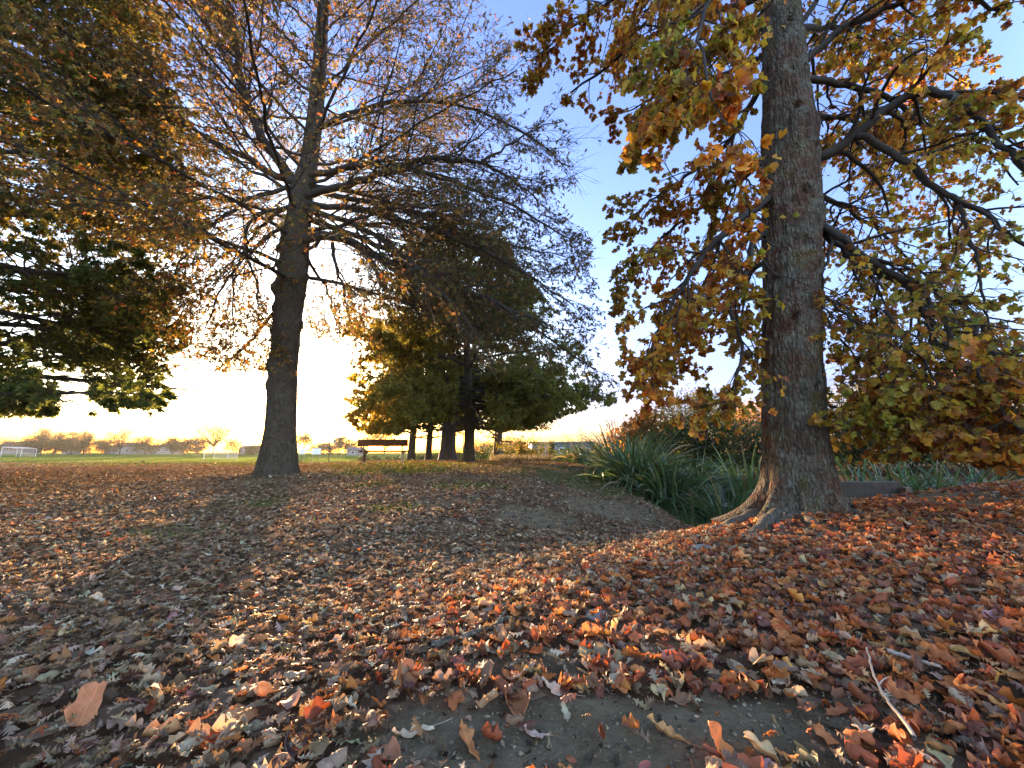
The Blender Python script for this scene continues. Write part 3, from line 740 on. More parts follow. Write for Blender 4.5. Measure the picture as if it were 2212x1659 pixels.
# ------------------------------------------------------------------ tree 2: tall knobbly oak, left of centre
def oak_tree():
    rng = np.random.default_rng(33)
    TY = 8.6
    ed = [(1062, 598, 48), (1030, 598, 45), (980, 602, 40), (930, 606, 35), (870, 609, 33), (800, 612, 31.5), (700, 620, 31), (600, 631, 33), (520, 640, 30), (450, 648, 26), (400, 655, 25), (350, 668, 20),
          (260, 680, 18), (150, 690, 16), (0, 699, 12.5), (-150, 706, 8), (-300, 712, 4)]
    path = np.array([P(u, v, TY) for v, u, w in ed]); rad = [(P(u + w, v, TY)[0] - P(u, v, TY)[0]) * .88 for v, u, w in ed]
    base = A(path[1][0], TY, tz(path[1][0], TY))
    root = thing('tree', base, 'tall oak with knobbly grey trunk and fine half bare twigs near the field', 'tree')
    kn = []
    for v, sd, a, w in ((540, -1, .10, .10), (575, -1, .05, .09), (600, 1, .09, .12), (625, -1, .10, .14), (640, 1, .08, .10), (655, 0, .07, .13), (700, 1, .08, .13), (505, -1, .07, .09), (575, 1, .07, .10), (790, -1, .06, .14), (730, .5, .05, .12), (460, 1, .07, .12), (835, -.5, .04, .12), (558, 1, .07, .08), (522, -1, .06, .07), (668, -1, .05, .10), (612, 0, .05, .08), (715, -1, .04, .09), (745, 1, .05, .12)):
        s = np.interp(P(620, v, TY)[2], path[:, 2], np.concatenate([[0], np.cumsum(np.linalg.norm(np.diff(path, axis=0), axis=1))]))
        a *= 1.5; kn.append((s, {-1: pi + .25, 1: -.2, 0: -pi / 2, .5: -.9, -.5: pi + .9}[sd], a, w))
    trunk_mesh('trunk', path, rad, M['bark_oak'], root, base, kn, (.34, .36, 5, 1.2), 96, 300, .05, 8)
    S = Spec(seg=[10, 8, 6, 3], trop=[0, -.012, -.02, -.02], wig=[.06, .10, .11, .12], sides=[7, 4, 3, 3], nch=[12, 11, 5], spread=[.45, .5, .6], ang=[.55, .5, .6],
             ratio=[.42, .42, .36], rr=[.36, .45, .5], rmin=.0034, leaves=1.9)
    leaves = []
    def ok(q):
        if q[1] < 2.2: return False
        u, v = proj(q)
        if v > 560 + .25 * max(0, u - 900) and u < 560: return v < 800
        if v > 880: return False
        if u > 1210 + .2 * max(0, v - 200) and v < 900: return rng.uniform() < .15
        return True
    S.ok = ok
    def limb(pts, r0, r1, n=20, dens=1., t0=.12, name='limb'):
        Lp, tot = smooth_line(pts, n)
        Lp[1:-1] += rng.normal(0, .02, (n - 2, 3))
        rr = np.linspace(r0, r1, n)
        tb = Tubes(); tb.add(Lp, rr, 9)
        S.nch[0] = int(max(4, tot * 3.9 * dens)); S.ratio[0] = 2.3 / max(tot, 2.4)
        children(rng, Lp, rr, tot, 0, S, tb, leaves, t0)
        tb.build(name, M['twig'] if r0 < .03 else M['branch'], root, base)
    PL = lambda l: [P(*q) for q in l]
    limb(PL([(650, 520, 8.5), (694, 509, 8.3), (737, 512, 8.1), (790, 539, 7.9), (849, 571, 7.7), (918, 592, 7.5), (966, 613, 7.4), (1025, 635, 7.3), (1100, 667, 7.2), (1180, 699, 7.1)]), .12, .02, 26, 1.2)
    limb(PL([(718, 525, 8.1), (724, 565, 8.0), (742, 629, 8.0), (760, 700, 8.1)]), .045, .012, 14, 1.2)
    limb(PL([(655, 425, 8.5), (726, 405, 8.3), (795, 384, 8.1), (859, 368, 7.9), (918, 336, 7.8), (982, 347, 7.7), (1041, 349, 7.6), (1083, 368, 7.6), (1160, 430, 7.5)]), .10, .015, 26, 1.1)
    limb(PL([(1041, 349, 7.6), (1100, 315, 7.5), (1164, 272, 7.4), (1217, 261, 7.4)]), .03, .008, 14, .8)
    limb(PL([(650, 450, 8.5), (740, 470, 8.0), (830, 520, 7.4), (930, 600, 6.9), (1010, 690, 6.6)]), .08, .015, 22, 1.3)
    limb(PL([(655, 410, 8.6), (760, 430, 8.9), (880, 450, 9.2), (1000, 500, 9.5), (1100, 570, 9.7)]), .08, .015, 22, 1.2)
    limb(PL([(640, 451, 8.5), (576, 451, 8.3), (528, 491, 8.2), (528, 544, 8.1), (555, 608, 8.1), (560, 700, 8.1)]), .05, .01, 20, 1.)
    limb(PL([(645, 395, 8.5), (600, 385, 8.4), (533, 340, 8.2), (450, 300, 8.0), (380, 260, 7.8), (300, 240, 7.6)]), .10, .02, 24, 1.)
    limb(PL([(650, 400, 8.5), (560, 420, 8.1), (470, 470, 7.7), (400, 540, 7.4), (370, 620, 7.3)]), .06, .012, 22, 1.1)
    limb(PL([(645, 470, 8.5), (590, 500, 8.2), (520, 560, 8.0), (470, 640, 7.9), (440, 720, 7.9)]), .05, .01, 20, 1.2)
    limb(PL([(645, 440, 8.6), (580, 470, 9.0), (520, 540, 9.4), (500, 640, 9.6), (510, 740, 9.7)]), .05, .01, 20, 1.1)
    limb(PL([(660, 440, 8.5), (780, 450, 8.2), (950, 500, 8.0), (1100, 570, 8.0), (1240, 660, 8.0)]), .08, .012, 24, 1.2)
    limb(PL([(660, 470, 8.6), (800, 520, 8.8), (960, 600, 9.0), (1120, 690, 9.2), (1290, 800, 9.4)]), .08, .012, 24, 1.1)
    limb(PL([(665, 380, 8.5), (800, 350, 8.0), (950, 380, 7.7), (1100, 440, 7.5), (1240, 520, 7.5)]), .08, .012, 24, 1.1)
    limb(PL([(680, 280, 8.5), (820, 220, 8.3), (980, 220, 8.1), (1130, 280, 8.0), (1230, 360, 8.0)]), .07, .012, 24, 1.0)
    limb(PL([(660, 400, 8.6), (800, 420, 9.4), (950, 480, 10.2), (1100, 560, 10.8), (1220, 660, 11.2)]), .07, .012, 24, 1.1)
    # second leader
    sl = PL([(640, 400, 8.6), (600, 345, 8.6), (545, 265, 8.6), (525, 176, 8.6), (496, 27, 8.6), (470, -120, 8.6)])
    limb(sl, .13, .03, 26, 1.2, .2)
    # spiral of limbs
    k = 0
    zs = np.linspace(4.4, 13.6, 44)
    for z in zs:
        k += 1; az = k * 2.399 + rng.normal(0, .2)
        f = (z - 4.4) / 9.2
        Lb = (5.9 * (1 - f) ** .7 + 1.2) * rng.uniform(.8, 1.1)
        el = radians(2 + 50 * f + rng.normal(0, 6))
        x0 = np.interp(z, path[:, 2], path[:, 0]); p0 = A(x0, TY, z)
        d = A(cos(az) * cos(el), sin(az) * cos(el), sin(el))
        if d[1] < -.4: Lb = min(Lb, 5.2)
        pts = [p0]
        for i in range(5):
            d = nrm(d + A(0, 0, -.05 if f < .4 else .01) + rng.normal(0, .08, 3)); pts.append(pts[-1] + d * Lb / 5)
        r0 = .05 * (1 - .5 * f)
        limb(pts, r0, .012, 20, 1.15 if f < .6 else .9)
    tm = [tmpl(OAKLO, rng, 1, .4, .8, .04, .6) for _ in range(10)]
    lv = [l for l in leaves if ok(l[0])]
    # right side is nearly bare: thin out
    def keep(l):
        u, v = proj(l[0]); return rng.uniform() < (1.0 if u < 560 else .85 if u < 800 else .62 if u < 1000 else .5)
    lv = [l for l in lv if keep(l)]
    def colf(p):
        n = len(p); r2 = np.random.default_rng(4); u, v = proj(p)
        a = palette(r2, n, [(.21, .13, .035), (.13, .075, .028), (.12, .12, .03), (.32, .22, .045), (.30, .08, .025)], [3.5, 3., 4, 2.4, .5])
        b = palette(r2, n, [(.13, .095, .035), (.10, .10, .03), (.20, .10, .04), (.08, .075, .03)], [4, 3, 2, 2])
        w = (r2.uniform(0, 1, n) < sst(u, 650, 950))[:, None]
        return np.where(w, b, a)
    leaf_mesh(rng, 'crown', lv, tm, (.075, .13), colf, M['leaf_small'], root, base, .3, .3)
    print('oak leaves', len(lv))
oak_tree()

# ------------------------------------------------------------------ generic leafy tree
def leafy_tree(seed, base, trunk, rads, limbs_f, S, okf, colf, size, label, group=None, barkm='bark_far', lt=None, flare=(.2, .12, 4, .5), mat='leaf_dense', traced=(), nz=90, ns=32, spec0=2.0, hang=.4):
    rng = np.random.default_rng(seed)
    root = thing('tree', base, label, 'tree', group)
    trunk_mesh('trunk', trunk, rads, M[barkm], root, base, (), flare, ns, nz, .05, seed)
    leaves = []; S.ok = okf; cut = getattr(S, 'cut', None)
    for pts, r0, r1, dens in list(traced) + limbs_f(rng):
        n = 14
        if cut:
            kp = [p for p in pts]
            while len(kp) > 3 and not cut(kp[-1]): kp.pop()
            pts = kp
        Lp, tot = smooth_line(pts, n)
        rr = np.linspace(r0, r1, n); tb = Tubes(); tb.add(Lp, rr, 6)
        S.nch[0] = int(max(4, tot * S.den * dens)); S.ratio[0] = spec0 / max(tot, spec0)
        children(rng, Lp, rr, tot, 0, S, tb, leaves, .15)
        tb.build('limb', M['branch'], root, base)
    tm = lt or [tmpl(OAKLO, rng, 1, .4, .8, .04, .6) for _ in range(8)]
    lv = [l for l in leaves if okf(l[0])]
    leaf_mesh(rng, 'crown', lv, tm, size, colf, M[mat], root, base, hang, .4)
    print(label[:30], len(lv))
    return root

def spiral(p_of_z, z0, z1, n, Lf, elf, r0, dens=1., droop=.03, ymin=-99):
    def f(rng):
        out = []
        for k, z in enumerate(np.linspace(z0, z1, n)):
            t = (z - z0) / (z1 - z0); az = k * 2.399 + rng.normal(0, .25)
            L = Lf(t, az) * rng.uniform(.85, 1.12); el = elf(t) + rng.normal(0, .08)
            d = A(cos(az) * cos(el), sin(az) * cos(el), sin(el)); p = p_of_z(z); pts = [p]
            for i in range(5):
                d = nrm(d + A(0, 0, -droop) + rng.normal(0, .09, 3)); pts.append(pts[-1] + d * L / 5)
            out.append((pts, r0 * (1 - .6 * t), .012, dens))
        return out
    return f

# tree 3: middle tree behind the bench
def mid_tree():
    TY = 15.2
    tr = [P(u, v, TY) for u, v in ((1012, 1006), (1012, 995), (1014, 940), (1016, 890), (1011, 820), (1008, 730), (1010, 640), (1012, 540))]
    rd = [.23, .22, .19, .19, .16, .13, .09, .04]
    base = A(tr[1][0], TY, tz(tr[1][0], TY))
    S = Spec(seg=[8, 6, 4, 3], trop=[0, -.02, -.03, -.03], wig=[.08, .12, .14, .15], sides=[6, 3, 3, 3], nch=[8, 7, 5], spread=[.5, .6, .7], ang=[.7, .7, .75], ratio=[.42, .42, .4], rr=[.4, .45, .5], rmin=.004, leaves=7.0, den=4.2)
    pz = lambda z: A(np.interp(z, [t[2] for t in tr], [t[0] for t in tr]), TY, z)
    def Lf(t, az): return (5.0 * (1 - t) ** .75 + .5) * (1.0 if t > .06 else .9)
    lim0 = spiral(pz, 2.3, 8.9, 46, Lf, lambda t: .12 + .7 * t, .07, 1.0, .035)
    lim1 = spiral(pz, 2.0, 3.4, 14, lambda t, az: 4.6, lambda t: .05, .05, 1.1, .09)
    lim = lambda rng: lim0(rng) + lim1(rng)
    tc = [([P(1016, 868, TY), P(1050, 852, TY - .4), P(1078, 838, TY - .6), P(1090, 820, TY - .7), P(1122, 812, TY - .9), P(1180, 800, TY - 1.2)], .10, .03, .6)]
    pl = np.array([(560, 1020), (738, 1020), (800, 948), (745, 900), (740, 870), (760, 790), (735, 740), (770, 620), (800, 520), (900, 475), (1000, 462), (1085, 500), (1110, 560), (1190, 660), (1250, 740), (1320, 815), (1330, 870), (1250, 885), (1130, 925), (1060, 928), (1040, 905), (900, 910), (860, 935), (815, 955)])
    def ok(q):
        u, v = proj(q)
        if v > 740 and 990 < u < 1040 and q[1] < TY: return False
        x1, y1 = pl[2:, 0], pl[2:, 1]; x2, y2 = np.roll(x1, -1), np.roll(y1, -1)
        c = ((y1 > v) != (y2 > v)) & (u < (x2 - x1) * (v - y1) / (y2 - y1 + 1e-9) + x1)
        return c.sum() % 2 == 1
    S.cut = lambda q: proj(q)[1] < 930
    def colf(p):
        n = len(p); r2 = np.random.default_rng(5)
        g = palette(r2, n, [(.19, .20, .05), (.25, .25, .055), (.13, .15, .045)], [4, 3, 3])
        o = palette(r2, n, [(.46, .34, .05), (.33, .29, .045), (.50, .26, .045)], [3, 4, 1.2])  # gold of the sunlit side, put into the leaf colour
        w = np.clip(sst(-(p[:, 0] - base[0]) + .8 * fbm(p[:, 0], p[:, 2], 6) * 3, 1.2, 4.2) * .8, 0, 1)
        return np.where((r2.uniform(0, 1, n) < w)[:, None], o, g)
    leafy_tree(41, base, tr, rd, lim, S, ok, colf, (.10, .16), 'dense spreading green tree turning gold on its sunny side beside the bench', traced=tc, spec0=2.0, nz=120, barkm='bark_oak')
mid_tree()

# tree 4: dark tree whose crown fills the upper left, its trunk outside the frame
def left_tree():
    bx, by = -11.8, 7.4
    base = A(bx, by, tz(bx, by)); z0 = base[2]
    tr = [A(bx, by, z0 - .2), A(bx, by, z0), A(bx + .05, by, z0 + 1), A(bx, by, z0 + 4), A(bx - .1, by, z0 + 8), A(bx, by, z0 + 12)]
    S = Spec(seg=[8, 6, 4, 3], trop=[0, -.04, -.06, -.06], wig=[.08, .12, .14, .15], sides=[6, 3, 3, 3], nch=[8, 7, 5], spread=[.5, .6, .7], ang=[.7, .7, .75], ratio=[.42, .42, .4], rr=[.4, .45, .5], rmin=.004, leaves=16.0, den=4.4)
    lim = spiral(lambda z: A(bx, by, z), z0 + 1.7, z0 + 11.5, 56, lambda t, az: (5.6 * (1 - t * .55)) * (1. if cos(az) > -.5 else .7), lambda t: .05 + .6 * t, .09, 1.1, .05)
    S.cut = lambda q: q[1] < 1.5 or proj(q)[1] < 870
    def ok(q):
        u, v = proj(q)
        if q[1] < 1.5: return False
        if v > 895: return False
        e = 395 + 60 * fbm(np.array([v / 60.]), np.array([3.]), 5)[0] * 2 - .5 * max(0, v - 760) * (1 if u > 250 else 0)
        if v > 800 and 120 < u < 185: return False
        return u < e + (40 if v < 500 else 0)
    def colf(p):
        n = len(p); r2 = np.random.default_rng(6); zz = p[:, 2]
        g = palette(r2, n, [(.085, .12, .03), (.12, .155, .035), (.06, .085, .027)], [4, 3, 3])
        o = palette(r2, n, [(.15, .135, .03), (.13, .145, .03), (.24, .21, .04), (.13, .085, .025)], [3, 4, 2, 2])
        w = sst(zz + 3 * fbm(p[:, 0], p[:, 2], 8), 2.8, 5.2) * .8
        return np.where((r2.uniform(0, 1, n) < w)[:, None], o, g)
    leafy_tree(52, base, tr, [.34, .32, .28, .24, .16, .05], lim, S, ok, colf, (.08, .125), 'big dark green oak reaching in from the side with low hanging branches', spec0=2.2, barkm='bark_oak')
left_tree()

# row of trees beyond the bench, dark under their crowns
def row_trees():
    data = [(967, 988, 21, .40, 9, 4.6, 'thick grey trunk with broad roots and dark crown behind the slim tree'),
            (926, 986, 25, .20, 8, 4.0, 'slim dark trunk standing between two thicker trunks behind the bench'),
            (889, 985, 24, .22, 8, 4.2, 'slim straight trunk rising directly behind the right end of the bench'),
            (1075, 985, 27, .30, 8, 4.5, 'dark leafy tree farthest back in the row beyond the path')]
    for i, (u, v, Y, r, H, R, lab) in enumerate(data):
        p = P(u, 980, Y); x = p[0]; z0 = tz(x, Y); base = A(x, Y, z0)
        tr = [A(x, Y, z0 - .2), A(x, Y, z0), A(x, Y, z0 + .8), A(x + .1, Y, z0 + 3), A(x, Y, z0 + H - .5)]
        S = Spec(seg=[7, 5, 3], trop=[0, -.03, -.05], wig=[.08, .14, .16], sides=[5, 3, 3], nch=[8, 8], spread=[.5, .7], ang=[.7, .75], ratio=[.45, .45], rr=[.4, .45], rmin=.006, leaves=7, den=3.4)
        lim = spiral(lambda z, x=x, Y=Y: A(x, Y, z), z0 + 1.5, z0 + H - 1, 32, lambda t, az, R=R: R * (1 - .6 * t), lambda t: .02 + .6 * t, .07, 1.1, .05)
        S.cut = lambda q: proj(q)[1] < 940
        def ok(q): 
            u, v = proj(q); return (v < 926 or (v < 950 and (int(q[0] * 977 + q[2] * 773) % 4 == 0))) and u > 800
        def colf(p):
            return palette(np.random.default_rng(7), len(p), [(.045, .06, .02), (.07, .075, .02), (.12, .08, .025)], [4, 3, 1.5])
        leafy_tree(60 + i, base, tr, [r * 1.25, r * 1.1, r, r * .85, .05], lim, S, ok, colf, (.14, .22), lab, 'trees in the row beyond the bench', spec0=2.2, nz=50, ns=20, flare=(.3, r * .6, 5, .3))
row_trees()

# ------------------------------------------------------------------ shrubs and far trees
def bush(name, base, rx, ry, h, n, size, cols, wts, label, cat, group=None, seed=1, top=.0, trunk_h=0., trunk_r=.1, mat='leaf_dense', lo=0.08, stems=6, cone=0., gap=.35, tm=None):
    rng = np.random.default_rng(seed)
    root = thing(name, base, label, cat, group)
    # clumps spread through the crown
    nc = max(8, int(n / 45)); cl = rng.normal(0, 1, (nc, 3)); cl = nrm(cl) * (rng.uniform(0, 1, (nc, 1)) ** .45)
    zc = (cl[:, 2] * .5 + .5)
    wd = (1 - cone * zc) * (1 + .25 * rng.normal(0, 1, nc) * gap)
    c3 = np.stack([cl[:, 0] * rx * wd, cl[:, 1] * ry * wd, trunk_h + (h - trunk_h) * (lo + (.93 - lo) * zc)], -1)
    if cone: c3[:, :2] *= (1.1 - zc[:, None] * cone) ** 1.0
    k = rng.integers(0, nc, n)
    sg = min(rx, (h - trunk_h) * .6) * .17
    pos = c3[k] + rng.normal(0, 1, (n, 3)) * A(sg, sg, sg * .75)
    pos[:, 2] = np.clip(pos[:, 2], trunk_h * .8 + .05, None)
    tb = Tubes()
    hub = A(0, 0, max(trunk_h, .05))
    for j in range(stems):
        az = rng.uniform(0, 2 * pi); e = c3[rng.integers(0, nc)]
        m = hub * .5 + e * .5 + rng.normal(0, .06 * rx, 3)
        Lp, t = smooth_line([A(0, 0, -.1) if trunk_h == 0 else hub * .8, hub, m, e], 8)
        tb.add(Lp, np.linspace(trunk_r * .5, trunk_r * .08, 8), 5)
    if trunk_h:
        tb.add(np.array([A(0, 0, -.15), A(0, 0, trunk_h * .3), A(.02, 0, trunk_h * .7), A(0, 0, trunk_h * 1.1)] ), A(1.25, 1., .85, .6) * trunk_r, 8)
    tb.build('trunk' if trunk_h else 'stem', M['bark_far'], root)
    tm = tm or [tmpl(OAKLO, rng, 1, .4, .8, .04, .6) for _ in range(5)]
    d = nrm(rng.normal(0, 1, (n, 3)) + A(0, 0, -.1)); R = frames(d, nrm(rng.normal(0, 1, (n, 3)) + A(0, 0, .5)))
    sc = rng.uniform(size[0], size[1], n)
    col = palette(rng, n, cols, wts) * (1 + .5 * rng.normal(0, .35, nc)[k])[:, None].clip(.5, 1.6)
    V, F, Cc, U = scatter(tm, rng.integers(0, len(tm), n), pos, R, sc, np.clip(col, .005, .8))
    mk('crown' if trunk_h else 'foliage', V, [F], M[mat], root, col=Cc, luv=U)
    return root

DG = [(.035, .055, .018), (.055, .08, .022), (.025, .04, .015)]
BG = [(.05, .075, .04), (.07, .10, .05), (.035, .055, .03)]
AU = [(.40, .17, .04), (.46, .26, .06), (.25, .10, .03), (.16, .14, .03)]
YG = [(.12, .13, .02), (.20, .17, .03), (.07, .09, .02), (.32, .22, .04)]
def at_px(u, v, Y):   # thing standing where pixel column u meets depth Y
    x = P(u, v, Y)[0]; return A(x, Y, tz(x, Y))
def mid_plants():
    # dark shrubs beyond the ditch
    B = [(1440, 13.5, 1.3, 2.0, DG, 'dark green shrub behind the biggest flax clump', 4500),
         (1530, 12.0, 1.3, 2.25, DG, 'dark green shrub beneath the drooping bare twigs', 5000),
         (1625, 12.5, 1.2, 2.35, BG, 'grey green shrub just behind the thick lichen trunk', 5000),
         (1700, 14.0, 1.4, 2.6, DG, 'tall dark shrub mostly hidden by the thick lichen trunk', 3500),
         (1830, 12.0, 1.5, 2.1, DG, 'dark shrub rising beside the thick trunk behind the low golden leaves', 4500),
         (1960, 11.0, 1.5, 2.0, BG, 'bushy dark shrub behind the middle of the low golden leaves', 4500),
         (2090, 10.5, 1.5, 2.1, DG, 'dark shrub under the outer drooping golden branches', 4500),
         (2220, 10.0, 1.5, 2.2, DG, 'dark shrub at the far end of the bank beyond the ditch', 4000),
         (1130, 24., 1.6, 1.5, YG, 'low olive bush on the grass beyond the slim tree', 3000),
         (1085, 30., 1.8, 1.6, DG, 'low dark bush behind the dry grass', 2500)]
    for i, (u, Y, r, h, c, lab, n) in enumerate(B):
        b = at_px(u, 980, Y)
        bush('shrub', b, r, r * .8, h, n, (.07, .13), c, [4, 3, 2, 1][:len(c)], lab, 'shrub', 'shrubs beyond the ditch', 100 + i, trunk_r=.05, stems=9)
    for i, (u, Y, r_, h, lab) in enumerate(((800, 46, 1.6, 1.25, 'grey green hedge shrub behind the armrest end of the bench'), (850, 47, 1.7, 1.2, 'grey green hedge shrub seen under the bench back'), (905, 44, 1.5, 1.5, 'shrub between two thin trunks past the bench'),
            (945, 42, 1.4, 1.8, 'shrub glimpsed between the thin trunk and the thick grey trunk'), (1000, 40, 1.4, 2.0, 'dark shrub seen between the thick grey trunk and the slim tree'), (1045, 38, 1.8, 2.2, 'broad dark shrub just past the slim tree trunk'), (1105, 33, 1.9, 1.9, 'broad shrub beside the blue grey shed end'), (1150, 34, 1.0, 1.4, 'small shrub at the foot of the conifer'))):
        bush('shrub', at_px(u, 980, Y), r_, r_ * .7, h, 2600, (.10, .18), BG if i < 3 else DG, [4, 3, 2], lab, 'shrub', 'hedge shrubs beyond the bench', 140 + i, trunk_r=.05, stems=6)
    tul = [tmpl(TULLO, np.random.default_rng(2), 1, .4, .6, .03, .4) for _ in range(4)]
    bush('tree', at_px(1395, 960, 18), 1.5, 1.4, 2.9, 2600, (.12, .2), AU, [4, 3, 2, 2], 'small autumn tree in orange and rust behind the flax flower stalks', 'tree', None, 120, trunk_h=.7, trunk_r=.07, tm=tul)
    bush('tree', at_px(1510, 960, 17), 1.9, 1.6, 4.0, 6500, (.08, .14), YG, [3, 3, 3, 2], 'round topped yellow green tree above the dark shrubs', 'tree', None, 121, trunk_h=1.1, trunk_r=.1)
    bush('tree', at_px(1625, 960, 26), 1.5, 1.4, 4.2, 2400, (.14, .22), [(.55, .27, .05), (.45, .20, .04), (.35, .24, .05)], [3, 3, 2], 'bright orange tree glimpsed beside the thick trunk', 'tree', None, 122, trunk_h=1., trunk_r=.1)
    bush('tree', at_px(1900, 960, 20), 2.2, 2, 4.3, 4500, (.11, .18), YG, [3, 3, 3, 2], 'olive tree standing tall behind the shrubs beside the thick trunk', 'tree', None, 123, trunk_h=1., trunk_r=.1)
    bush('tree', at_px(2130, 960, 19), 2.6, 2.2, 4.9, 4500, (.11, .18), AU, [2, 2, 3, 4], 'rusty brown tree tall behind the outer drooping branches', 'tree', None, 124, trunk_h=1., trunk_r=.1)
    bush('conifer', at_px(1192, 960, 38), .85, .85, 3.1, 3200, (.10, .18), [(.10, .09, .03), (.06, .07, .025), (.2, .13, .05)], [3, 3, 1], 'narrow pointed conifer alone against the pale sky', 'tree', None, 125, trunk_h=.25, trunk_r=.08, cone=.93, lo=.0, stems=3)
mid_plants()

def far_belt():
    # (u, top v, half width px, depth, colour set, leaves, kind)
    HB = [(.07, .075, .03), (.10, .09, .035), (.05, .055, .025)]
    LT = [(.17, .10, .04), (.13, .085, .035), (.22, .14, .05)]
    D = [(-30, 941, 45, HB, 'bush', 'olive bush beyond the goal whose post meets the picture edge'),
         (38, 945, 28, LT, 'bush', 'pale hazy bush behind the far goal net'),
         (75, 936, 32, HB, 'bush', 'rounded dark bush starting where the far goal ends'),
         (88, 921, 16, LT, 'tree', 'thin bare tree poking out above the rounded bush past the far goal'),
         (118, 928, 20, LT, 'tree', 'pale lopsided tree showing over the hedge next to the thin bare tree'),
         (115, 944, 30, HB, 'bush', 'low dark bush below the pale lopsided tree'),
         (152, 930, 18, LT, 'tree', 'brown twiggy tree over the hedge left of its middle'),
         (150, 943, 30, HB, 'bush', 'dark hedge bush with a white gable showing behind'),
         (180, 926, 17, LT, 'tree', 'golden fine twigged tree over the middle of the hedge'),
         (195, 945, 32, HB, 'bush', 'dark hedge bush below the golden fine twigged tree'),
         (228, 946, 26, HB, 'bush', 'dark hedge bush at the end of the long hedge'),
         (258, 922, 32, LT, 'tree', 'wide pale bare crowned tree between the hedge and the round dark bush'),
         (312, 939, 33, HB, 'bush', 'big round dark bush alone between two white houses'),
         (372, 937, 18, HB, 'bush', 'upright dark bush right of the white house end'),
         (398, 944, 22, HB, 'bush', 'mid height bush merging into the great golden tree'),
         (428, 940, 20, HB, 'bush', 'bush just under the skirt of the great golden tree'),
         (460, 906, 46, LT, 'tree', 'great golden many stemmed tree behind the nearer goal'),
         (505, 944, 22, LT, 'bush', 'pale bush between the golden tree and the lamp pole'),
         (545, 961, 17, HB, 'bush', 'small dark bush beside the knobbly oak trunk'),
         (575, 955, 20, HB, 'bush', 'bush peeking out behind the knobbly oak trunk'),
         (655, 928, 22, HB, 'tree', 'small layered tree in the sun glow by the white boards'),
         (690, 955, 24, HB, 'bush', 'low bush lit from behind by the sun'),
         (718, 951, 24, HB, 'bush', 'low bush behind the pale banner'),
         (735, 936, 14, HB, 'tree', 'small dark tree beside the pale banner'),
         (760, 948, 28, HB, 'bush', 'hazy brown bush near the bench end'),
         (792, 921, 32, HB, 'tree', 'rounded dim tree just left of the gold spreading crown'),
         (830, 930, 32, HB, 'tree', 'dim tree behind the bench back'),
         (1050, 945, 40, HB, 'bush', 'dark bush far beyond the slim tree trunk'),
         (1100, 940, 34, HB, 'bush', 'brown far bush beside the blue grey roof')]
    for i, (u, tv, hw, cols, k, lab) in enumerate(D):
        Y = 165 + 12 * math.sin(i * 2.1)
        if k == 'tree': Y += 12
        b = at_px(u, 980, Y); mpp = Y / FPX
        h = P(u, tv, Y)[2] - b[2]; rx = hw * mpp
        n = 3600 if k == 'bush' else 3000
        bare = cols is LT
        bush('tree' if k == 'tree' else 'shrub', b, rx, rx * .7, h, (7000 if hw > 40 else 2200) if bare else n, (.35, .6) if not bare else (.3, .55), cols, [3, 3, 2], lab, 'tree' if k == 'tree' else 'shrub', 'trees and bushes along the far side of the field', 200 + i,
             trunk_h=h * .25 if k == 'tree' else 0, trunk_r=.25 if k == 'tree' else .15, stems=60 if bare and k == 'tree' else 6, gap=.5, mat='belt')
    # unseen beyond the frame but needed to the sides: none
far_belt()

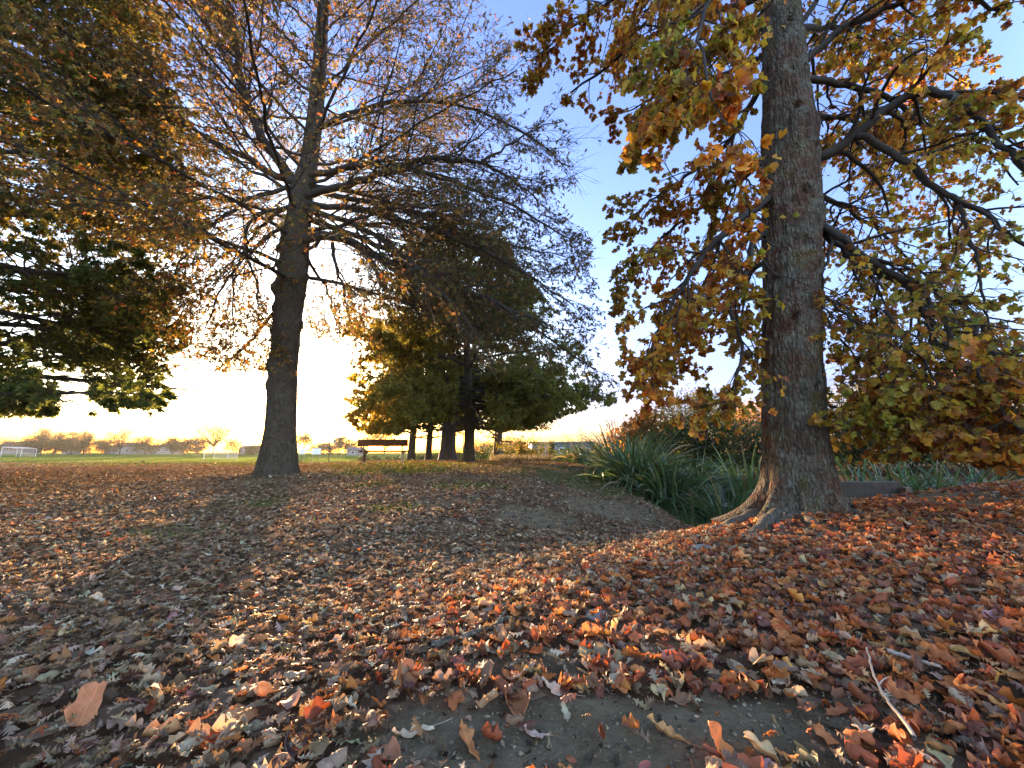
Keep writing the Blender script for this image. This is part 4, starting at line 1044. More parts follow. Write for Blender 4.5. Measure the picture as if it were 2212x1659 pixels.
# ------------------------------------------------------------------ flax
def flax(i, u, Y, R, H, n, label, stalks=0, dull=False):
    rng = np.random.default_rng(300 + i)
    b = at_px(u, 1000, Y); root = thing('flax_plant', b, label, 'flax plant', 'flax clumps along the ditch')
    seg = 9; t = np.linspace(0, 1, seg + 1)
    az = rng.uniform(0, 2 * pi, n); el = np.clip(rng.normal(.95, .32, n), .15, 1.5)
    H = H * 1.4; L = H * rng.uniform(.55, 1.15, n); k = rng.uniform(.4, 2.4, n) * (1.35 - el / 1.6)
    th = el[:, None] - k[:, None] * t[None] ** 2 * 1.1
    brk = (rng.uniform(0, 1, n) < .13)[:, None] & (t[None] > rng.uniform(.45, .75, n)[:, None])
    th = np.where(brk, -1.25 + rng.normal(0, .2, n)[:, None], th)
    dr = np.cos(th) * (L / seg)[:, None]; dz = np.sin(th) * (L / seg)[:, None]
    r = np.concatenate([np.zeros((n, 1)), np.cumsum(dr[:, 1:], 1)], 1); z = np.concatenate([np.zeros((n, 1)), np.cumsum(dz[:, 1:], 1)], 1)
    r0 = R * .35 * np.sqrt(rng.uniform(0, 1, n)); a0 = az + rng.normal(0, .6, n)
    cx = (np.cos(a0) * r0)[:, None] + np.cos(az)[:, None] * r; cy = (np.sin(a0) * r0)[:, None] + np.sin(az)[:, None] * r
    w = (rng.uniform(.017, .034, n)[:, None]) * (np.minimum(1, .55 + t[None] * 2) * (1 - t[None] ** 3) + .03)
    tw = rng.normal(0, .7, n)[:, None]
    ox = -np.sin(az)[:, None] * w * np.cos(tw); oy = np.cos(az)[:, None] * w * np.cos(tw); oz = w * np.sin(tw)
    mid = np.stack([cx, cy, z], -1); of = np.stack([ox, oy, oz], -1)
    nrmv = np.stack([-np.cos(az)[:, None] * np.sin(th), -np.sin(az)[:, None] * np.sin(th), np.cos(th)], -1) * w[..., None] * .35
    V = np.stack([mid - of, mid - nrmv, mid + of], 2)
    m = seg + 1; idx = np.arange(n * m * 3).reshape(n, m, 3)
    F = np.stack([idx[:, :-1, :-1], idx[:, :-1, 1:], idx[:, 1:, 1:], idx[:, 1:, :-1]], -1).reshape(-1, 4)
    cols = [(.07, .125, .05), (.11, .175, .07), (.05, .085, .038), (.19, .24, .13), (.25, .19, .10)]
    wts = [4, 3, 3, 1.2, 2.5 if dull else .5]
    c = np.repeat(palette(rng, n, cols, wts), m * 3, 0)
    V = V.reshape(-1, 3)
    mk('foliage', V, [F], M['blade'], root, col=c)
    for s in range(stalks):
        a = rng.uniform(0, 2 * pi); hh = H * rng.uniform(.95, 1.15); tb = Tubes()
        p1 = A(cos(a) * .35, sin(a) * .35, hh)
        Lp, _ = smooth_line([A(0, 0, .1), A(cos(a) * .1, sin(a) * .1, hh * .5), p1], 8)
        tb.add(Lp, np.linspace(.012, .006, 8), 5)
        for q in range(9):
            tt = .55 + .05 * q; p = A(*[np.interp(tt, np.linspace(0, 1, 8), Lp[:, j]) for j in range(3)])
            sd = 1 if q % 2 else -1; e = p + A(sd * .09 * cos(a + 1.3), sd * .09 * sin(a + 1.3), .07)
            tb.add(np.array([p, (p + e) / 2 + A(0, 0, -.01), e]), A(.005, .004, .003), 4)
            for w3 in range(3):
                f = e + rng.normal(0, .015, 3); tb.add(np.array([f, f + A(0, 0, .025) + rng.normal(0, .01, 3), f + A(sd * .02, 0, .055)]), A(.004, .009, .002), 4)
        tb.build('flower_stalk', M['stem'], root)
FL = [(1375, 9.2, .9, 1.15, 420, 'largest flax clump, leaning over the grassy ditch edge', 0),
      (1335, 11.0, .8, 1.15, 300, 'flax clump with a group of tall seed stalks behind the largest clump', 4),
      (1440, 8.3, .8, 1.0, 320, 'flax clump with bent over blades above the bare soil slope', 0),
      (1500, 8.8, .8, .95, 300, 'flax clump behind and between the two front clumps', 0),
      (1565, 7.3, .7, .85, 300, 'fresh green upright flax clump nearest the exposed roots', 0),
      (1610, 8.6, .8, 1.1, 300, 'flax clump tucked right behind the thick lichen trunk', 0),
      (1268, 14.0, .8, 1.0, 200, 'small flax clump with a single seed stalk at the far end', 1),
      (1235, 17.0, .7, .85, 150, 'farthest low flax tuft by the dry grass', 0),
      (1850, 8.3, .8, 1.1, 260, 'flax clump showing beside the thick trunk above the timber edge', 0),
      (1930, 7.8, .8, 1.1, 280, 'flax clump under the middle of the golden leaves', 0),
      (2010, 7.5, .8, 1.15, 280, 'dull flax clump with brown dead blades beyond the leafy bank', 0),
      (2095, 7.3, .8, 1.1, 280, 'flax clump behind the crest under the outer leaves', 0),
      (2185, 7.0, .8, 1.1, 260, 'flax clump at the outer end of the row past the crest', 0)]
for i, f in enumerate(FL): flax(i, f[0], f[1], f[2], f[3], f[4], f[5], f[6], dull=i in (6, 7, 10, 11))

# ------------------------------------------------------------------ bench
def bench():
    Y = 14.6; xl = P(783, 998, Y)[0]; xr = P(868, 998, Y)[0]; w = 1.85; cx = (xl + xr) / 2 + .0
    z = tz(cx, Y); b = A(cx, Y, z)
    root = thing('park_bench', b, 'brown slatted park bench with curved metal armrest facing the sports field', 'bench')
    # seen from behind: the backrest is nearer the camera
    for k in range(2):
        m = Poly(); m.box((0, -.02 - .02 * k, .66 + .127 * k), (w, .035, .126), 0, .12); m.build('backrest_slat', M['bench'], root, bevel=.006)
    for k in range(4):
        m = Poly(); m.box((0, .08 + .11 * k, .42 - .004 * k), (w - .03, .1, .055)); m.build('seat_slat', M['bench'], root, bevel=.006)
    for s in (-1, 1):
        m = Poly(); m.box((s * .70, .12, .18), (.08, .10, .46)); m.build('leg', M['steel' if s > 0 else 'bench'], root, bevel=.008)
        m = Poly(); m.box((s * .70, .22, .375), (.05, .50, .04)); m.box((s * .70, .015, .58), (.05, .03, .42), 0, .12); m.build('bracket', M['steel'], root)
        tb = Tubes(); L, _ = smooth_line([A(s * .93, .0, .66), A(s * .95, .10, .72), A(s * .96, .30, .70), A(s * .97, .47, .60), A(s * .97, .50, .50), A(s * .97, .42, .385)], 20)
        tb.add(L, np.full(20, .016), 8)
        tb.add(np.array([A(s * .97, .42, .385), A(s * .97, .2, .375), A(s * .72, .2, .37)]), np.full(3, .014), 8)
        if s < 0: tb.build('armrest', M['steel'], root)
bench()

# ------------------------------------------------------------------ goals, pole, boards, buildings
def goal(u0, u1, vb, vt, Y, depth, label):
    x0 = P(u0, vb, Y)[0]; x1 = P(u1, vb, Y)[0]; z = tz((x0 + x1) / 2, Y); W = x1 - x0
    h = P(u0, vt, Y)[2] - z
    root = thing('football_goal', A((x0 + x1) / 2, Y, z), label, 'goal', 'goals on the field')
    for s in (-1, 1):
        tb = Tubes(); tb.add(np.array([A(s * W / 2, 0, -.1), A(s * W / 2, 0, h / 2), A(s * W / 2, 0, h)]), np.full(3, .05), 10); tb.build('post', M['white'], root)
        tb = Tubes(); tb.add(np.array([A(s * W / 2, 0, h), A(s * W / 2 + depth * .5, depth * .5, h * .96), A(s * W / 2 + depth, depth, h * .85), A(s * W / 2 + depth, depth, 0)]), np.full(4, .035), 6); tb.build('stay', M['white'], root)
    tb = Tubes(); tb.add(np.array([A(-W / 2 - .06, 0, h), A(0, 0, h), A(W / 2 + .06, 0, h)]), np.full(3, .07), 10); tb.build('crossbar', M['white'], root)
    tb = Tubes()
    for k in range(25):
        f = -W / 2 + W * k / 24
        tb.add(np.array([A(f, 0, h), A(f + depth, depth, h * .85), A(f + depth, depth, 0)]), np.full(3, .012), 3)
    for k in range(9):
        g = h * .85 * k / 8
        tb.add(np.array([A(-W / 2 + depth, depth, g), A(W / 2 + depth, depth, g)]), np.full(2, .012), 3)
        tb.add(np.array([A(W / 2, 0, h * k / 8), A(W / 2 + depth, depth, g)]), np.full(2, .012), 3)
        tb.add(np.array([A(-W / 2, 0, h * k / 8), A(-W / 2 + depth, depth, g)]), np.full(2, .012), 3)
    tb.build('net', M['net'], root)
goal(440, 491, 990, 972.5, 84, 1.2, 'white goal with net standing in front of the great golden tree')
goal(2, 45, 983, 966, 118, 2.0, 'white goal with net at the far corner of the field by the hedge')

def pole(u, v0, Y, r, label, name='lamp_pole', head=True):
    b = at_px(u, 980, Y); h = P(u, v0, Y)[2] - b[2]
    root = thing(name, b, label, 'pole')
    tb = Tubes(); tb.add(np.array([A(0, 0, -.2), A(0, 0, h / 2), A(0, 0, h)]), A(r, r * .85, r * .7), 8); tb.build('post', M['bark_far'], root)
    if head:
        m = Poly(); m.box((.0, 0, h - .25), (.7, .12, .12)); m.build('crossarm', M['bark_far'], root)
pole(518, 944, 140, .16, 'slim dark pole rising between the nearer goal and the knobbly oak')
pole(711, 945, 60, .07, 'slim pole holding up the pale banner', 'banner_pole', False)
b = at_px(726, 980, 60.0)
r_ = thing('banner', A(P(719, 952, 60)[0], 60.0, P(719, 961, 60)[2]), 'pale square banner hanging beside its slim pole', 'banner')
m = Poly(); m.box((.3, 0, .5), (.55, .03, .5)); m.build('cloth', M['palewall'], r_)
tb = Tubes(); tb.add(np.array([A(-.55, 0, .76), A(.2, 0, .76), A(.9, 0, .76)]), np.full(3, .025), 6); tb.build('rod', M['steel'], r_)
for (u, w, lab) in ((652.5, 10.5, 'narrow white board standing on the field, the one nearer the oak trunk'), (683, 19, 'wide white board standing on the field toward the bench')):
    Y = 72; b = at_px(u, 980, Y); zt = P(u, 968.5, Y)[2] - b[2]; zl = P(u, 981.5, Y)[2] - b[2]; ww = w * Y / FPX
    r_ = thing('white_board', b, lab, 'board', 'white boards on the field')
    m = Poly(); m.box((0, 0, (zt + zl) / 2), (ww, .06, zt - zl)); m.build('panel', M['white'], r_, bevel=.01)
    for s in (-1, 1):
        m = Poly(); m.box((s * ww * .42, .06, zt * .5 - .05), (.05, .05, zt)); m.build('leg', M['palewall'], r_)

def house(u, w, vt, Y, label, wall='palewall', roof='darkroof', gable=True, D=7., vw=None, group='houses beyond the field', flat=False):
    b = at_px(u, 980, Y); W = w * Y / FPX; H = P(u, vt, Y)[2] - b[2]; eh = H * (.62 if not flat else .93)
    root = thing('house', b, label, 'house', group)
    m = Poly(); m.box((0, D / 2, eh / 2 - .1), (W, D, eh + .2)); m.build('wall', M[wall], root)
    if flat:
        m = Poly(); m.box((0, D / 2, eh + (H - eh) / 2), (W + .8, D + .8, H - eh)); m.build('roof', M[roof], root)
    else:
        V = np.array([(-W / 2 - .4, -.4, eh), (W / 2 + .4, -.4, eh), (W / 2 + .4, D + .4, eh), (-W / 2 - .4, D + .4, eh), (-W / 2 - .4, D / 2, H), (W / 2 + .4, D / 2, H)])
        mk('roof', V, [np.array([(0, 1, 5, 4), (2, 3, 4, 5), (0, 3, 2, 1)]), np.array([(0, 4, 3), (1, 2, 5)])], M[roof], root, smooth=False)
    nw = max(1, int(W / 3.2))
    for k in range(nw):
        x = -W / 2 + W * (k + .5) / nw
        m = Poly(); m.box((x, -.03, eh * .55), (1.3, .08, 1.0)); f = m.build('window', M['white'], root)
        m = Poly(); m.box((x, -.08, eh * .55), (1.1, .04, .8)); g = m.build('pane', M['glass'], f)
house(22, 60, 954, 215, 'low pale house beyond the far goal')
house(138, 10, 946, 205, 'white gabled house peeking between the hedge bushes')
house(275, 48, 955, 205, 'white house between the hedge and the round dark bush')
house(352, 30, 957, 205, 'white house with dark base right of the round dark bush')
house(535, 40, 962, 210, 'low roofed house beside the knobbly oak trunk')
house(762, 26, 966, 150, 'small pale shed near the bench end')
house(1215, 130, 954, 75, 'long blue grey shed with flat roof behind the conifer', 'bluegrey', 'bluegrey', D=14, flat=True)
house(300, 150, 961, 230, 'long dim roofed building behind the round dark bush', 'bluegrey')

# power lines
for k, (v0, v1) in enumerate(((941, 938), (948, 945))):
    Y = 70; tb = Tubes(); a = P(1000, v0, Y); c_ = P(1700, v1 - 1, Y); mm = (a + c_) / 2 - A(0, 0, .25)
    L, _ = smooth_line([a, mm, c_], 14); tb.add(L, np.full(14, .018), 5)
    o = tb.build('power_line', M['wire'], None, base=mm); tag(o, ['upper of two thin power lines crossing the pale sky by the conifer', 'lower of two thin power lines crossing the pale sky by the conifer'][k], 'power line', 'power lines')
pole(1000, 936, 70, .1, 'wooden power pole hidden among the row of trees', 'power_pole')
pole(1700, 934, 70, .1, 'wooden power pole behind the thick lichen trunk', 'power_pole')

# path across the grass
xs = np.array([P(u, v, 1)[:1] for u, v in ((1, 1),)])
pp, _ = smooth_line([A(-30, 60, 0), A(-14, 44, 0), A(-9, 36, 0), A(-7, 33, 0), A(2, 36, 0), A(14, 44, 0), A(40, 52, 0)], 60)
tn = nrm(np.gradient(pp, axis=0)); sd = np.stack([-tn[:, 1], tn[:, 0], 0 * tn[:, 0]], -1)
Vp = np.stack([pp - sd * .9, pp + sd * .9], 1).reshape(-1, 3); Vp[:, 2] = terrain(Vp[:, 0], Vp[:, 1]) + .02
ii = np.arange(120).reshape(60, 2)
kind(mk('path', Vp, [np.stack([ii[:-1, 0], ii[1:, 0], ii[1:, 1], ii[:-1, 1]], -1)], plain('path_gravel', (.32, .30, .27), .9, .2, 4)), 'structure')

# ------------------------------------------------------------------ stones, timber edge, stick, weeds
def rock(name, c, s, mat, label, cat, seed, squash=.6, parent=None):
    rng = np.random.default_rng(seed)
    n, m = 22, 30
    th = np.linspace(0, pi, n); ph = np.linspace(0, 2 * pi, m, endpoint=False)
    T, Q = np.meshgrid(th, ph, indexing='ij')
    d = np.stack([np.sin(T) * np.cos(Q), np.sin(T) * np.sin(Q), np.cos(T)], -1)
    r = 1 + .5 * fbm(d[..., 0] * 1.7 + seed, d[..., 1] * 1.7 + d[..., 2] * 2, seed) + .25 * fbm(d[..., 0] * 5 + seed, d[..., 2] * 5 + d[..., 1] * 4, seed + 1)
    V = d * r[..., None] * A(*s); V[..., 2] *= 1
    idx = np.arange(n * m).reshape(n, m); a = idx[:-1]; b = idx[1:]
    F = np.stack([a, b, np.roll(b, -1, 1), np.roll(a, -1, 1)], -1).reshape(-1, 4)
    o = mk(name, V.reshape(-1, 3) + c, [F], mat, base=c); tag(o, label, cat); return o
g = G(1466, 1112); rock('rock', g + A(.05, .25, -.02), (.20, .22, .17), M['darkstone'], 'dark wet looking rock in the ditch at the foot of the flax', 'rock', 3)
g = G(1440, 1085); rock('rock', g + A(.1, .25, -.06), (.22, .25, .14), M['darkstone'], 'smaller dark rock half under the flax above the wet one', 'rock', 4)
g = G(1520, 1190); rock('stone', g + A(0, 0, .0), (.085, .07, .045), M['stone'], 'smooth grey stone lying beside the exposed roots', 'stone', 5)
g = G(1890, 1155); rock('stone', g + A(0, 0, .0), (.09, .06, .03), M['stone'], 'flat stone half buried in leaves under the golden branches', 'stone', 6)
g = G(1290, 1330); rock('stone', g + A(0, 0, -.01), (.06, .05, .03), M['stone'], 'little grey stone among leaves in the hollow', 'stone', 7)
g = G(1700, 1365); rock('stone', g + A(0, 0, -.01), (.03, .03, .018), M['stone'], 'small pale pebble among the orange leaves', 'stone', 8)
# concrete/timber edge right of the trunk
e0 = P(1825, 1040, 5.9); o = thing('timber_edging', A(e0[0] + .35, 5.9, tz(e0[0] + .35, 5.9)), 'low brown timber edging board on the bank between the thick trunk and the leaves', 'edging')
zt = P(1860, 1040, 5.9)[2] - o.location[2]
m = Poly(); m.box((-.05, 0, zt - .25), (1.0, .12, .5), .08); m.build('board', M['concrete'], o, bevel=.015)
m = Poly(); m.box((.42, -.10, zt - .32), (.09, .09, .5), .05); m.build('post', M['timber'], o, bevel=.01)

def stick(pix, r0, r1, label, mat='twig', lift=.02, forks=()):
    pp = np.array([G(u, v) for u, v in pix]); pp[:, 2] += lift
    L, t = smooth_line(pp, 24); rng = np.random.default_rng(int(pix[0][0])); L[1:-1] += rng.normal(0, r0 * .25, (22, 3))
    tb = Tubes(); tb.add(L, np.linspace(r0, r1, 24), 8)
    for (f, du) in forks:
        i = int(f * 23); tb.add(np.array([L[i], L[i] + A(*du) * .5 + A(0, 0, .004), L[i] + A(*du)]), A(r0 * .5, r0 * .4, r0 * .2), 6)
    o = tb.build('stick', M[mat], None, base=L[12]); tag(o, label, 'stick'); return o
M['stickpale'] = plain('pale_stick', (.33, .27, .22), .75, .2, 40)
stick([(1985, 1655), (1960, 1610), (1915, 1555), (1893, 1500), (1878, 1440)], .0042, .0022, 'thin pale crooked stick lying over leaves near the camera', 'stickpale', .055, ((.5, (.05, .02, .01)),))
stick([(930, 1412), (1000, 1395), (1060, 1375), (1100, 1350)], .014, .008, 'fallen grey stick sloping across the hollow edge among orange leaves', 'root', .03, ((.8, (.03, .06, .03)),))
stick([(1925, 1440), (1990, 1462), (2040, 1478)], .007, .004, 'short broken twig beside the yellow curled leaf', 'stickpale', .045)
stick([(1370, 1315), (1420, 1300), (1470, 1298)], .008, .004, 'short brown twig in the hollow in front of the roots', 'root', .015)

def weed(u, v, Y, h, label, n=26, cols=((.09, .15, .04), (.16, .18, .06)), seed=1, wide=.05, flower=False):
    rng = np.random.default_rng(seed); b = at_px(u, v, Y); root = thing('weed', b, label, 'weed')
    tb = Tubes(); tip = A(rng.normal(0, .04), rng.normal(0, .04), h); L, _ = smooth_line([A(0, 0, -.02), tip * .5 + A(.01, 0, 0), tip], 8)
    tb.add(L, np.linspace(.005, .002, 8), 5); tb.build('stem', M['stem'], root)
    t = rng.uniform(.1, 1, n); pos = np.stack([np.interp(t, np.linspace(0, 1, 8), L[:, j]) for j in range(3)], -1)
    d = rng.normal(0, 1, (n, 3)); d[:, 2] = .3
    tm = [tmpl([(0, .02, 0), (.3, .14, 0), (.65, .12, 0), (1, .01, 0)], rng, 1, .3, .8, .02, .3) for _ in range(3)]
    V, F, Cc, U = scatter(tm, rng.integers(0, 3, n), pos, frames(nrm(d), np.tile(A(0, 0, 1.), (n, 1))), rng.uniform(wide, wide * 1.6, n), palette(rng, n, cols, [1] * len(cols)))
    mk('foliage', V, [F], M['grass'], root, col=Cc, luv=U)
weed(1498, 1140, 6.3, .62, 'tall thin weed with pale seed head at the ditch edge', 60, ((.14, .15, .06), (.25, .2, .1)), 1, .05)
weed(1545, 1120, 6.6, .45, 'bushy green weed in the ditch in front of the fresh flax', 70, ((.08, .16, .06), (.12, .2, .08)), 2, .06)
weed(1600, 1100, 6.2, .50, 'pale green weed close to the root flare', 70, ((.10, .18, .08), (.14, .2, .1)), 3, .06)
weed(2040, 1140, 3.1, .10, 'little green seedling among the orange leaves below the golden branches', 10, ((.16, .2, .04), (.25, .25, .05)), 4, .03)
weed(1660, 1180, 3.4, .09, 'tiny weed sprouting in front of the middle root', 10, ((.12, .2, .04),), 5, .03)
weed(1735, 1060, 3.72, .22, 'single slender seedling with one yellow leaf against the trunk', 2, ((.5, .5, .06),), 6, .03)
# dark clod on the sunlit lawn
g = at_px(310, 993, 62); o = rock('clod', g + A(0, 0, .08), (.28, .2, .12), M['bark_far'], 'small dark clod lying on the sunlit strip of lawn', 'clod', 12)

# ------------------------------------------------------------------ individual fallen leaves, nearest the camera
def hero_leaves():
    rng = np.random.default_rng(77)
    def one(kindt, pos, size, col, yaw, pitch, roll, label, curl=1., arc=1.5, fold=.6, crump=.08, group=None, cat='leaf'):
        V, F, U = tmpl(TUL if kindt == 't' else OAK, rng, 3, fold, arc, crump, curl)
        cy, sy = cos(yaw), sin(yaw); cP, sP = cos(pitch), sin(pitch); cR, sR = cos(roll), sin(roll)
        Rm = np.array([[cy, -sy, 0], [sy, cy, 0], [0, 0, 1]]) @ np.array([[1, 0, 0], [0, cP, -sP], [0, sP, cP]]) @ np.array([[cR, 0, sR], [0, 1, 0], [-sR, 0, cR]])
        # petiole
        k = 8; t = np.linspace(0, 1, k); st = np.stack([.03 * np.sin(t * 3), -t * .45 + V[3 if kindt else 0][1] * 0, .12 * t ** 2], -1) + V[3]
        tb = Tubes(); tb.add(st, np.full(k, .012), 4); V2, F2 = tb.arrays()
        Wt = np.concatenate([V, V2]) @ Rm.T * size
        gx = pos[0] + Wt[:, 0]; gy = pos[1] + Wt[:, 1]
        gz = terrain(gx, gy) - pos[2]
        Wt[:, 2] += max(0, np.percentile(gz - Wt[:, 2], 70)) + .004
        c = np.tile(A(*col), (len(Wt), 1)); c[len(V):] *= .7
        uu = np.concatenate([U, np.zeros((len(V2), 2)) + .3])
        o = mk('fallen_leaf', Wt, [np.concatenate([F, F2 + len(V)])], M['litter'], col=c, luv=uu)
        o.location = pos
        m = o.modifiers.new('s', 'SUBSURF'); m.levels = 1; m.render_levels = 1
        m = o.modifiers.new('t', 'SOLIDIFY'); m.thickness = .0006
        tag(o, label, cat, group); return o
    H = [(563, 1530, 't', .13, (.62, .38, .19), 2.9, 1.0, .1, 'large pale tan leaf standing up on edge near the front', .25),
         (1108, 1532, 't', .15, (.42, .17, .075), .4, .1, .2, 'big curled brown orange leaf on the edge of the bare soil', 1.2),
         (1290, 1445, 't', .14, (.45, .20, .09), 1.9, .15, 0, 'large crumpled light brown leaf beside the grey hollow', 1.1),
         (190, 1555, 't', .13, (.50, .20, .09), .1, 1.0, .2, 'upright orange leaf near the lower corner', .7),
         (2045, 1370, 't', .14, (.62, .30, .06), 1.3, .1, .5, 'curled yellow orange leaf beside a broken twig', 1.1),
         (1770, 1385, 't', .12, (.42, .17, .06), .7, .5, .3, 'crinkled brown orange leaf cupped on its side behind the pale stick', 1.3),
         (1545, 1640, 't', .10, (.55, .20, .05), .2, .8, .5, 'narrow orange leaf propped upright at the very front', .8),
         (1640, 1650, 't', .10, (.60, .42, .20), 1.0, .6, .2, 'cream leaf at the very front next to a narrow orange one', .7),
         (520, 1515 + 35, 't', .12, (.45, .22, .10), 1.2, .1, .3, 'long rolled tan leaf near the front', 1.6),
         (630, 1630, 't', .10, (.17, .10, .09), .4, .3, .3, 'purplish dark folded leaf on the front soil', .9),
         (770, 1555, 'o', .11, (.50, .20, .06), 1.4, .1, .1, 'small orange lobed leaf alone on the front soil', .6),
         (890, 1590, 'o', .13, (.62, .50, .34), 1.8, .05, 0, 'cream pointed lobed leaf flat on the front soil', .3),
         (1010, 1620, 'o', .13, (.48, .20, .07), .6, .3, .2, 'orange brown lobed leaf with its stalk in the air', .8),
         (830, 1640, 't', .10, (.42, .18, .09), 1.5, .1, .1, 'small rolled pinkish brown leaf on soil at the front', 1.5),
         (1440, 1590, 'o', .12, (.58, .32, .12), .9, .2, .2, 'orange tipped tan lobed leaf behind the front soil patch', .7),
         (1870, 1600, 'o', .12, (.60, .52, .38), 2.5, .3, .2, 'pale cream lobed leaf beside the pale crooked stick', .7),
         (2150, 1440, 't', .13, (.45, .15, .06), .4, .5, .3, 'large rusty leaf at the side edge of the foreground', 1.),
         (1980, 1310, 't', .15, (.55, .18, .05), 1.2, .25, .3, 'wide vivid orange leaf on the slope below the golden branches', .5),
         (340, 1600, 't', .11, (.52, .28, .12), 2., .2, .2, 'tan curled leaf between orange ones near the lower corner', 1.2),
         (450, 1620, 't', .11, (.50, .12, .03), 1., .2, .2, 'vivid red orange leaf near the lower corner', .6),
         (870, 1480, 't', .12, (.40, .17, .07), .6, .8, .2, 'brown leaf standing tall behind the bare soil', 1.3),
         (1715, 1310, 't', .11, (.60, .25, .05), .5, .8, .4, 'glowing orange leaf upright in front of the trunk', 1.),
         (1200, 1495, 'o', .12, (.66, .56, .42), .9, .1, 0, 'bleached lobed leaf right of the big curled leaf', .5),
         (1690, 1480, 'o', .13, (.50, .42, .32), 2.2, .1, .1, 'dusty grey tan lobed leaf in the middle of the litter', .6)]
    for u, v, k, s, c, yw, pt, rl, lab, cu in H:
        one(k, G(u, v), s * .85, c, yw, pt, rl, lab, cu)
    # more, that nothing tells apart
    G1 = 'curled brown leaves lying about the near litter'
    cols = [((.24, .13, .08), 'curled dull brown leaf in the nearest litter', 'dull brown leaves in the nearest litter'), ((.42, .13, .035), 'curled rust orange leaf in the nearest litter', 'rust orange leaves in the nearest litter'),
            ((.50, .38, .26), 'curled cream tan leaf in the nearest litter', 'cream tan leaves in the nearest litter'), ((.16, .07, .05), 'curled dark maroon leaf in the nearest litter', 'dark maroon leaves in the nearest litter')]
    n = 0
    for _ in range(900):
        y = rng.uniform(.62, 2.3); x = rng.uniform(-1.35, 1.35) * y
        if rng.uniform() > float(cover(A(x), A(y))[0]) * .9 + .1: continue
        right = x > .1
        j = rng.choice(4, p=[.30, .40, .18, .12] if right else [.42, .14, .28, .16])
        c, lab, grp = cols[j]; c = tuple(q * rng.uniform(.8, 1.25) for q in c)
        kt = 't' if rng.uniform() < (.6 if right else .4) else 'o'
        one(kt, A(x, y, tz(x, y)), rng.uniform(.045, .085), c, rng.uniform(0, 2 * pi), rng.normal(.1, .45), rng.normal(0, .45), lab, rng.uniform(.4, 1.5), 1.6, .6, .08, grp)
        n += 1
        if n >= 230: break
hero_leaves()

# ------------------------------------------------------------------ haze
HAZE = .00012
if HAZE:
    m, nt = newmat('air'); q = N(nt); out = q.n('ShaderNodeOutputMaterial')
    v = q.n('ShaderNodeVolumePrincipled'); v.inputs['Density'].default_value = HAZE
    v.inputs['Color'].default_value = (.95, .93, .9, 1); v.inputs['Anisotropy'].default_value = .5
    q.l(v.outputs[0], out.inputs['Volume'])
    m2 = Poly(); m2.box((0, 170, 9), (900, 420, 22)); o = m2.build('haze', m); kind(o, 'stuff')

# ------------------------------------------------------------------ light, sky, camera
sun = bpy.data.lights.new('sun', 'SUN'); sun.energy = 2.0; sun.angle = radians(.6); sun.color = (1., .66, .36)
so = bpy.data.objects.new('sun', sun); C.objects.link(so)
so.rotation_euler = (radians(90) - SUN_EL, 0, pi - (-SUN_AZ) * -1 if False else 0)
from mathutils import Vector
sd_ = Vector((sin(SUN_AZ) * cos(SUN_EL), cos(SUN_AZ) * cos(SUN_EL), sin(SUN_EL)))
so.rotation_euler = sd_.to_track_quat('Z', 'Y').to_euler()

w = bpy.data.worlds.new('World'); bpy.context.scene.world = w; w.use_nodes = True
nt = w.node_tree; nt.nodes.clear(); q = N(nt)
out = q.n('ShaderNodeOutputWorld'); bg = q.n('ShaderNodeBackground'); sky = q.n('ShaderNodeTexSky', sky_type='NISHITA')
sky.sun_disc = False; sky.sun_elevation = SUN_EL; sky.sun_rotation = SUN_AZ; sky.air_density = 1.0; sky.dust_density = .8; sky.ozone_density = 2.2
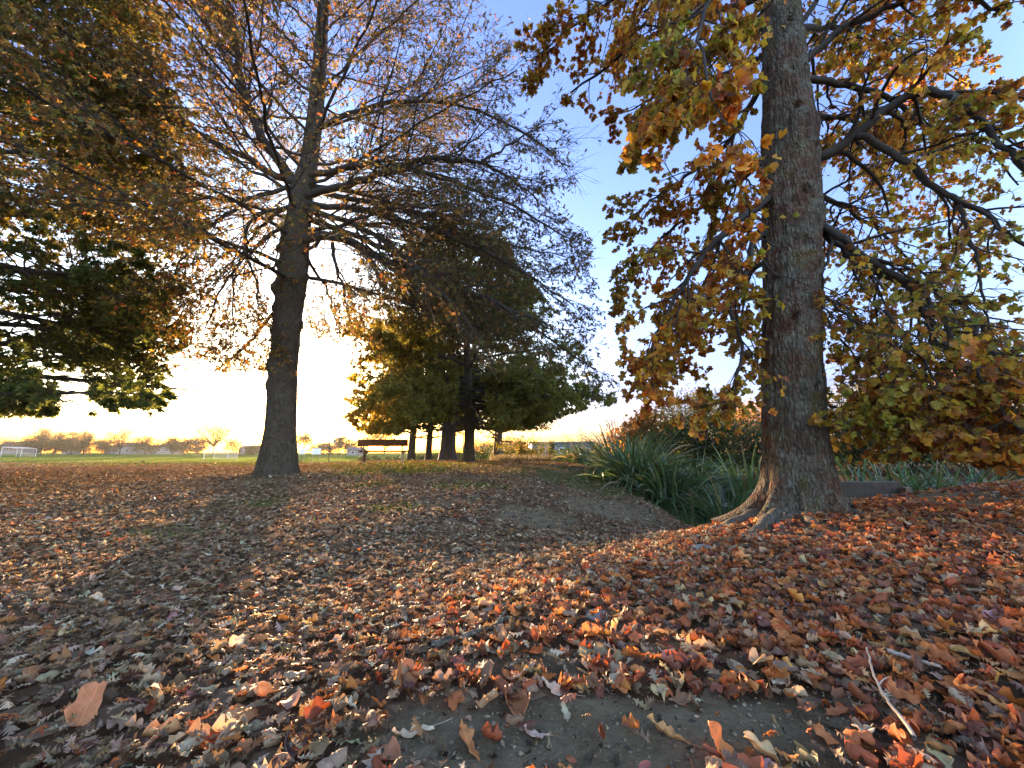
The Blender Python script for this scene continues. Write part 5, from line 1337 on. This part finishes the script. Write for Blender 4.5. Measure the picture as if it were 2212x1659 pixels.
# thin streaks of cloud low in the sky
tc = q.n('ShaderNodeTexCoord').outputs['Generated']
sx = q.n('ShaderNodeSeparateXYZ'); q.l(tc, sx.inputs[0])
cl = q.noise(q.mapping(tc, (3., 3., 55.)), 1.6, 5, .6)
band = q.math('MULTIPLY', q.ramp(sx.outputs[2], [(.0, (0, 0, 0)), (.02, (1, 1, 1)), (.12, (.5, .5, .5)), (.22, (0, 0, 0))]), q.ramp(cl, [(.44, (0, 0, 0)), (.60, (.8, .8, .8))]))
c = q.mix(band, sky.outputs[0], q.mix(1., sky.outputs[0], (.74, .66, .72), 'MULTIPLY'))
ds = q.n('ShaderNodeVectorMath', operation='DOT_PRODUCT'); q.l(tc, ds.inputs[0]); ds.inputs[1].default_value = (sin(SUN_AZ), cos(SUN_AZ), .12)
c = q.mix(1., c, q.ramp(q.math('ADD', q.math('MULTIPLY', ds.outputs['Value'], .5), .5), [(.0, (1.35, 1.08, 1.0)), (.42, (1.3, 1.05, 1.02)), (.66, (.50, .43, .60)), (.90, (.44, .40, .56)), (.985, (1., .97, .92))]), 'MULTIPLY')  # added fill: sky brightened and warmed behind the camera, dimmed ahead
hz = q.ramp(sx.outputs[2], [(.0, (.42, .36, .36)), (.10, (.55, .52, .60)), (.35, (1, 1, 1))])
aw = q.ramp(ds.outputs['Value'], [(.72, (1, 1, 1)), (.93, (0, 0, 0))])
hs = q.ramp(sx.outputs[2], [(.0, (.50, .34, .17)), (.035, (.72, .56, .36)), (.12, (1, .97, .93))])
c = q.mix(1., c, q.mix(aw, hs, hz), 'MULTIPLY')
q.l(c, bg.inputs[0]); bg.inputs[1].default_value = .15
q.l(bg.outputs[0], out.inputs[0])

cam = bpy.data.cameras.new('camera'); cam.sensor_width = 36; cam.lens = 36 * FPX / 2212; cam.clip_start = .02; cam.clip_end = 5000
co = bpy.data.objects.new('camera', cam); C.objects.link(co); co.location = (0, 0, CZ); co.rotation_euler = (radians(90) + PITCH, 0, 0)
sc = bpy.context.scene; sc.camera = co
sc.view_settings.view_transform = 'Standard'; sc.view_settings.look = 'None'; sc.view_settings.exposure = 3.85; sc.view_settings.gamma = 1
sc.render.engine = 'CYCLES'
cy = sc.cycles; cy.max_bounces = 9; cy.diffuse_bounces = 6; cy.glossy_bounces = 2; cy.transmission_bounces = 4; cy.volume_bounces = 1; cy.transparent_max_bounces = 8
cy.use_denoising = True; cy.sample_clamp_indirect = 6
cy.volume_step_rate = 4
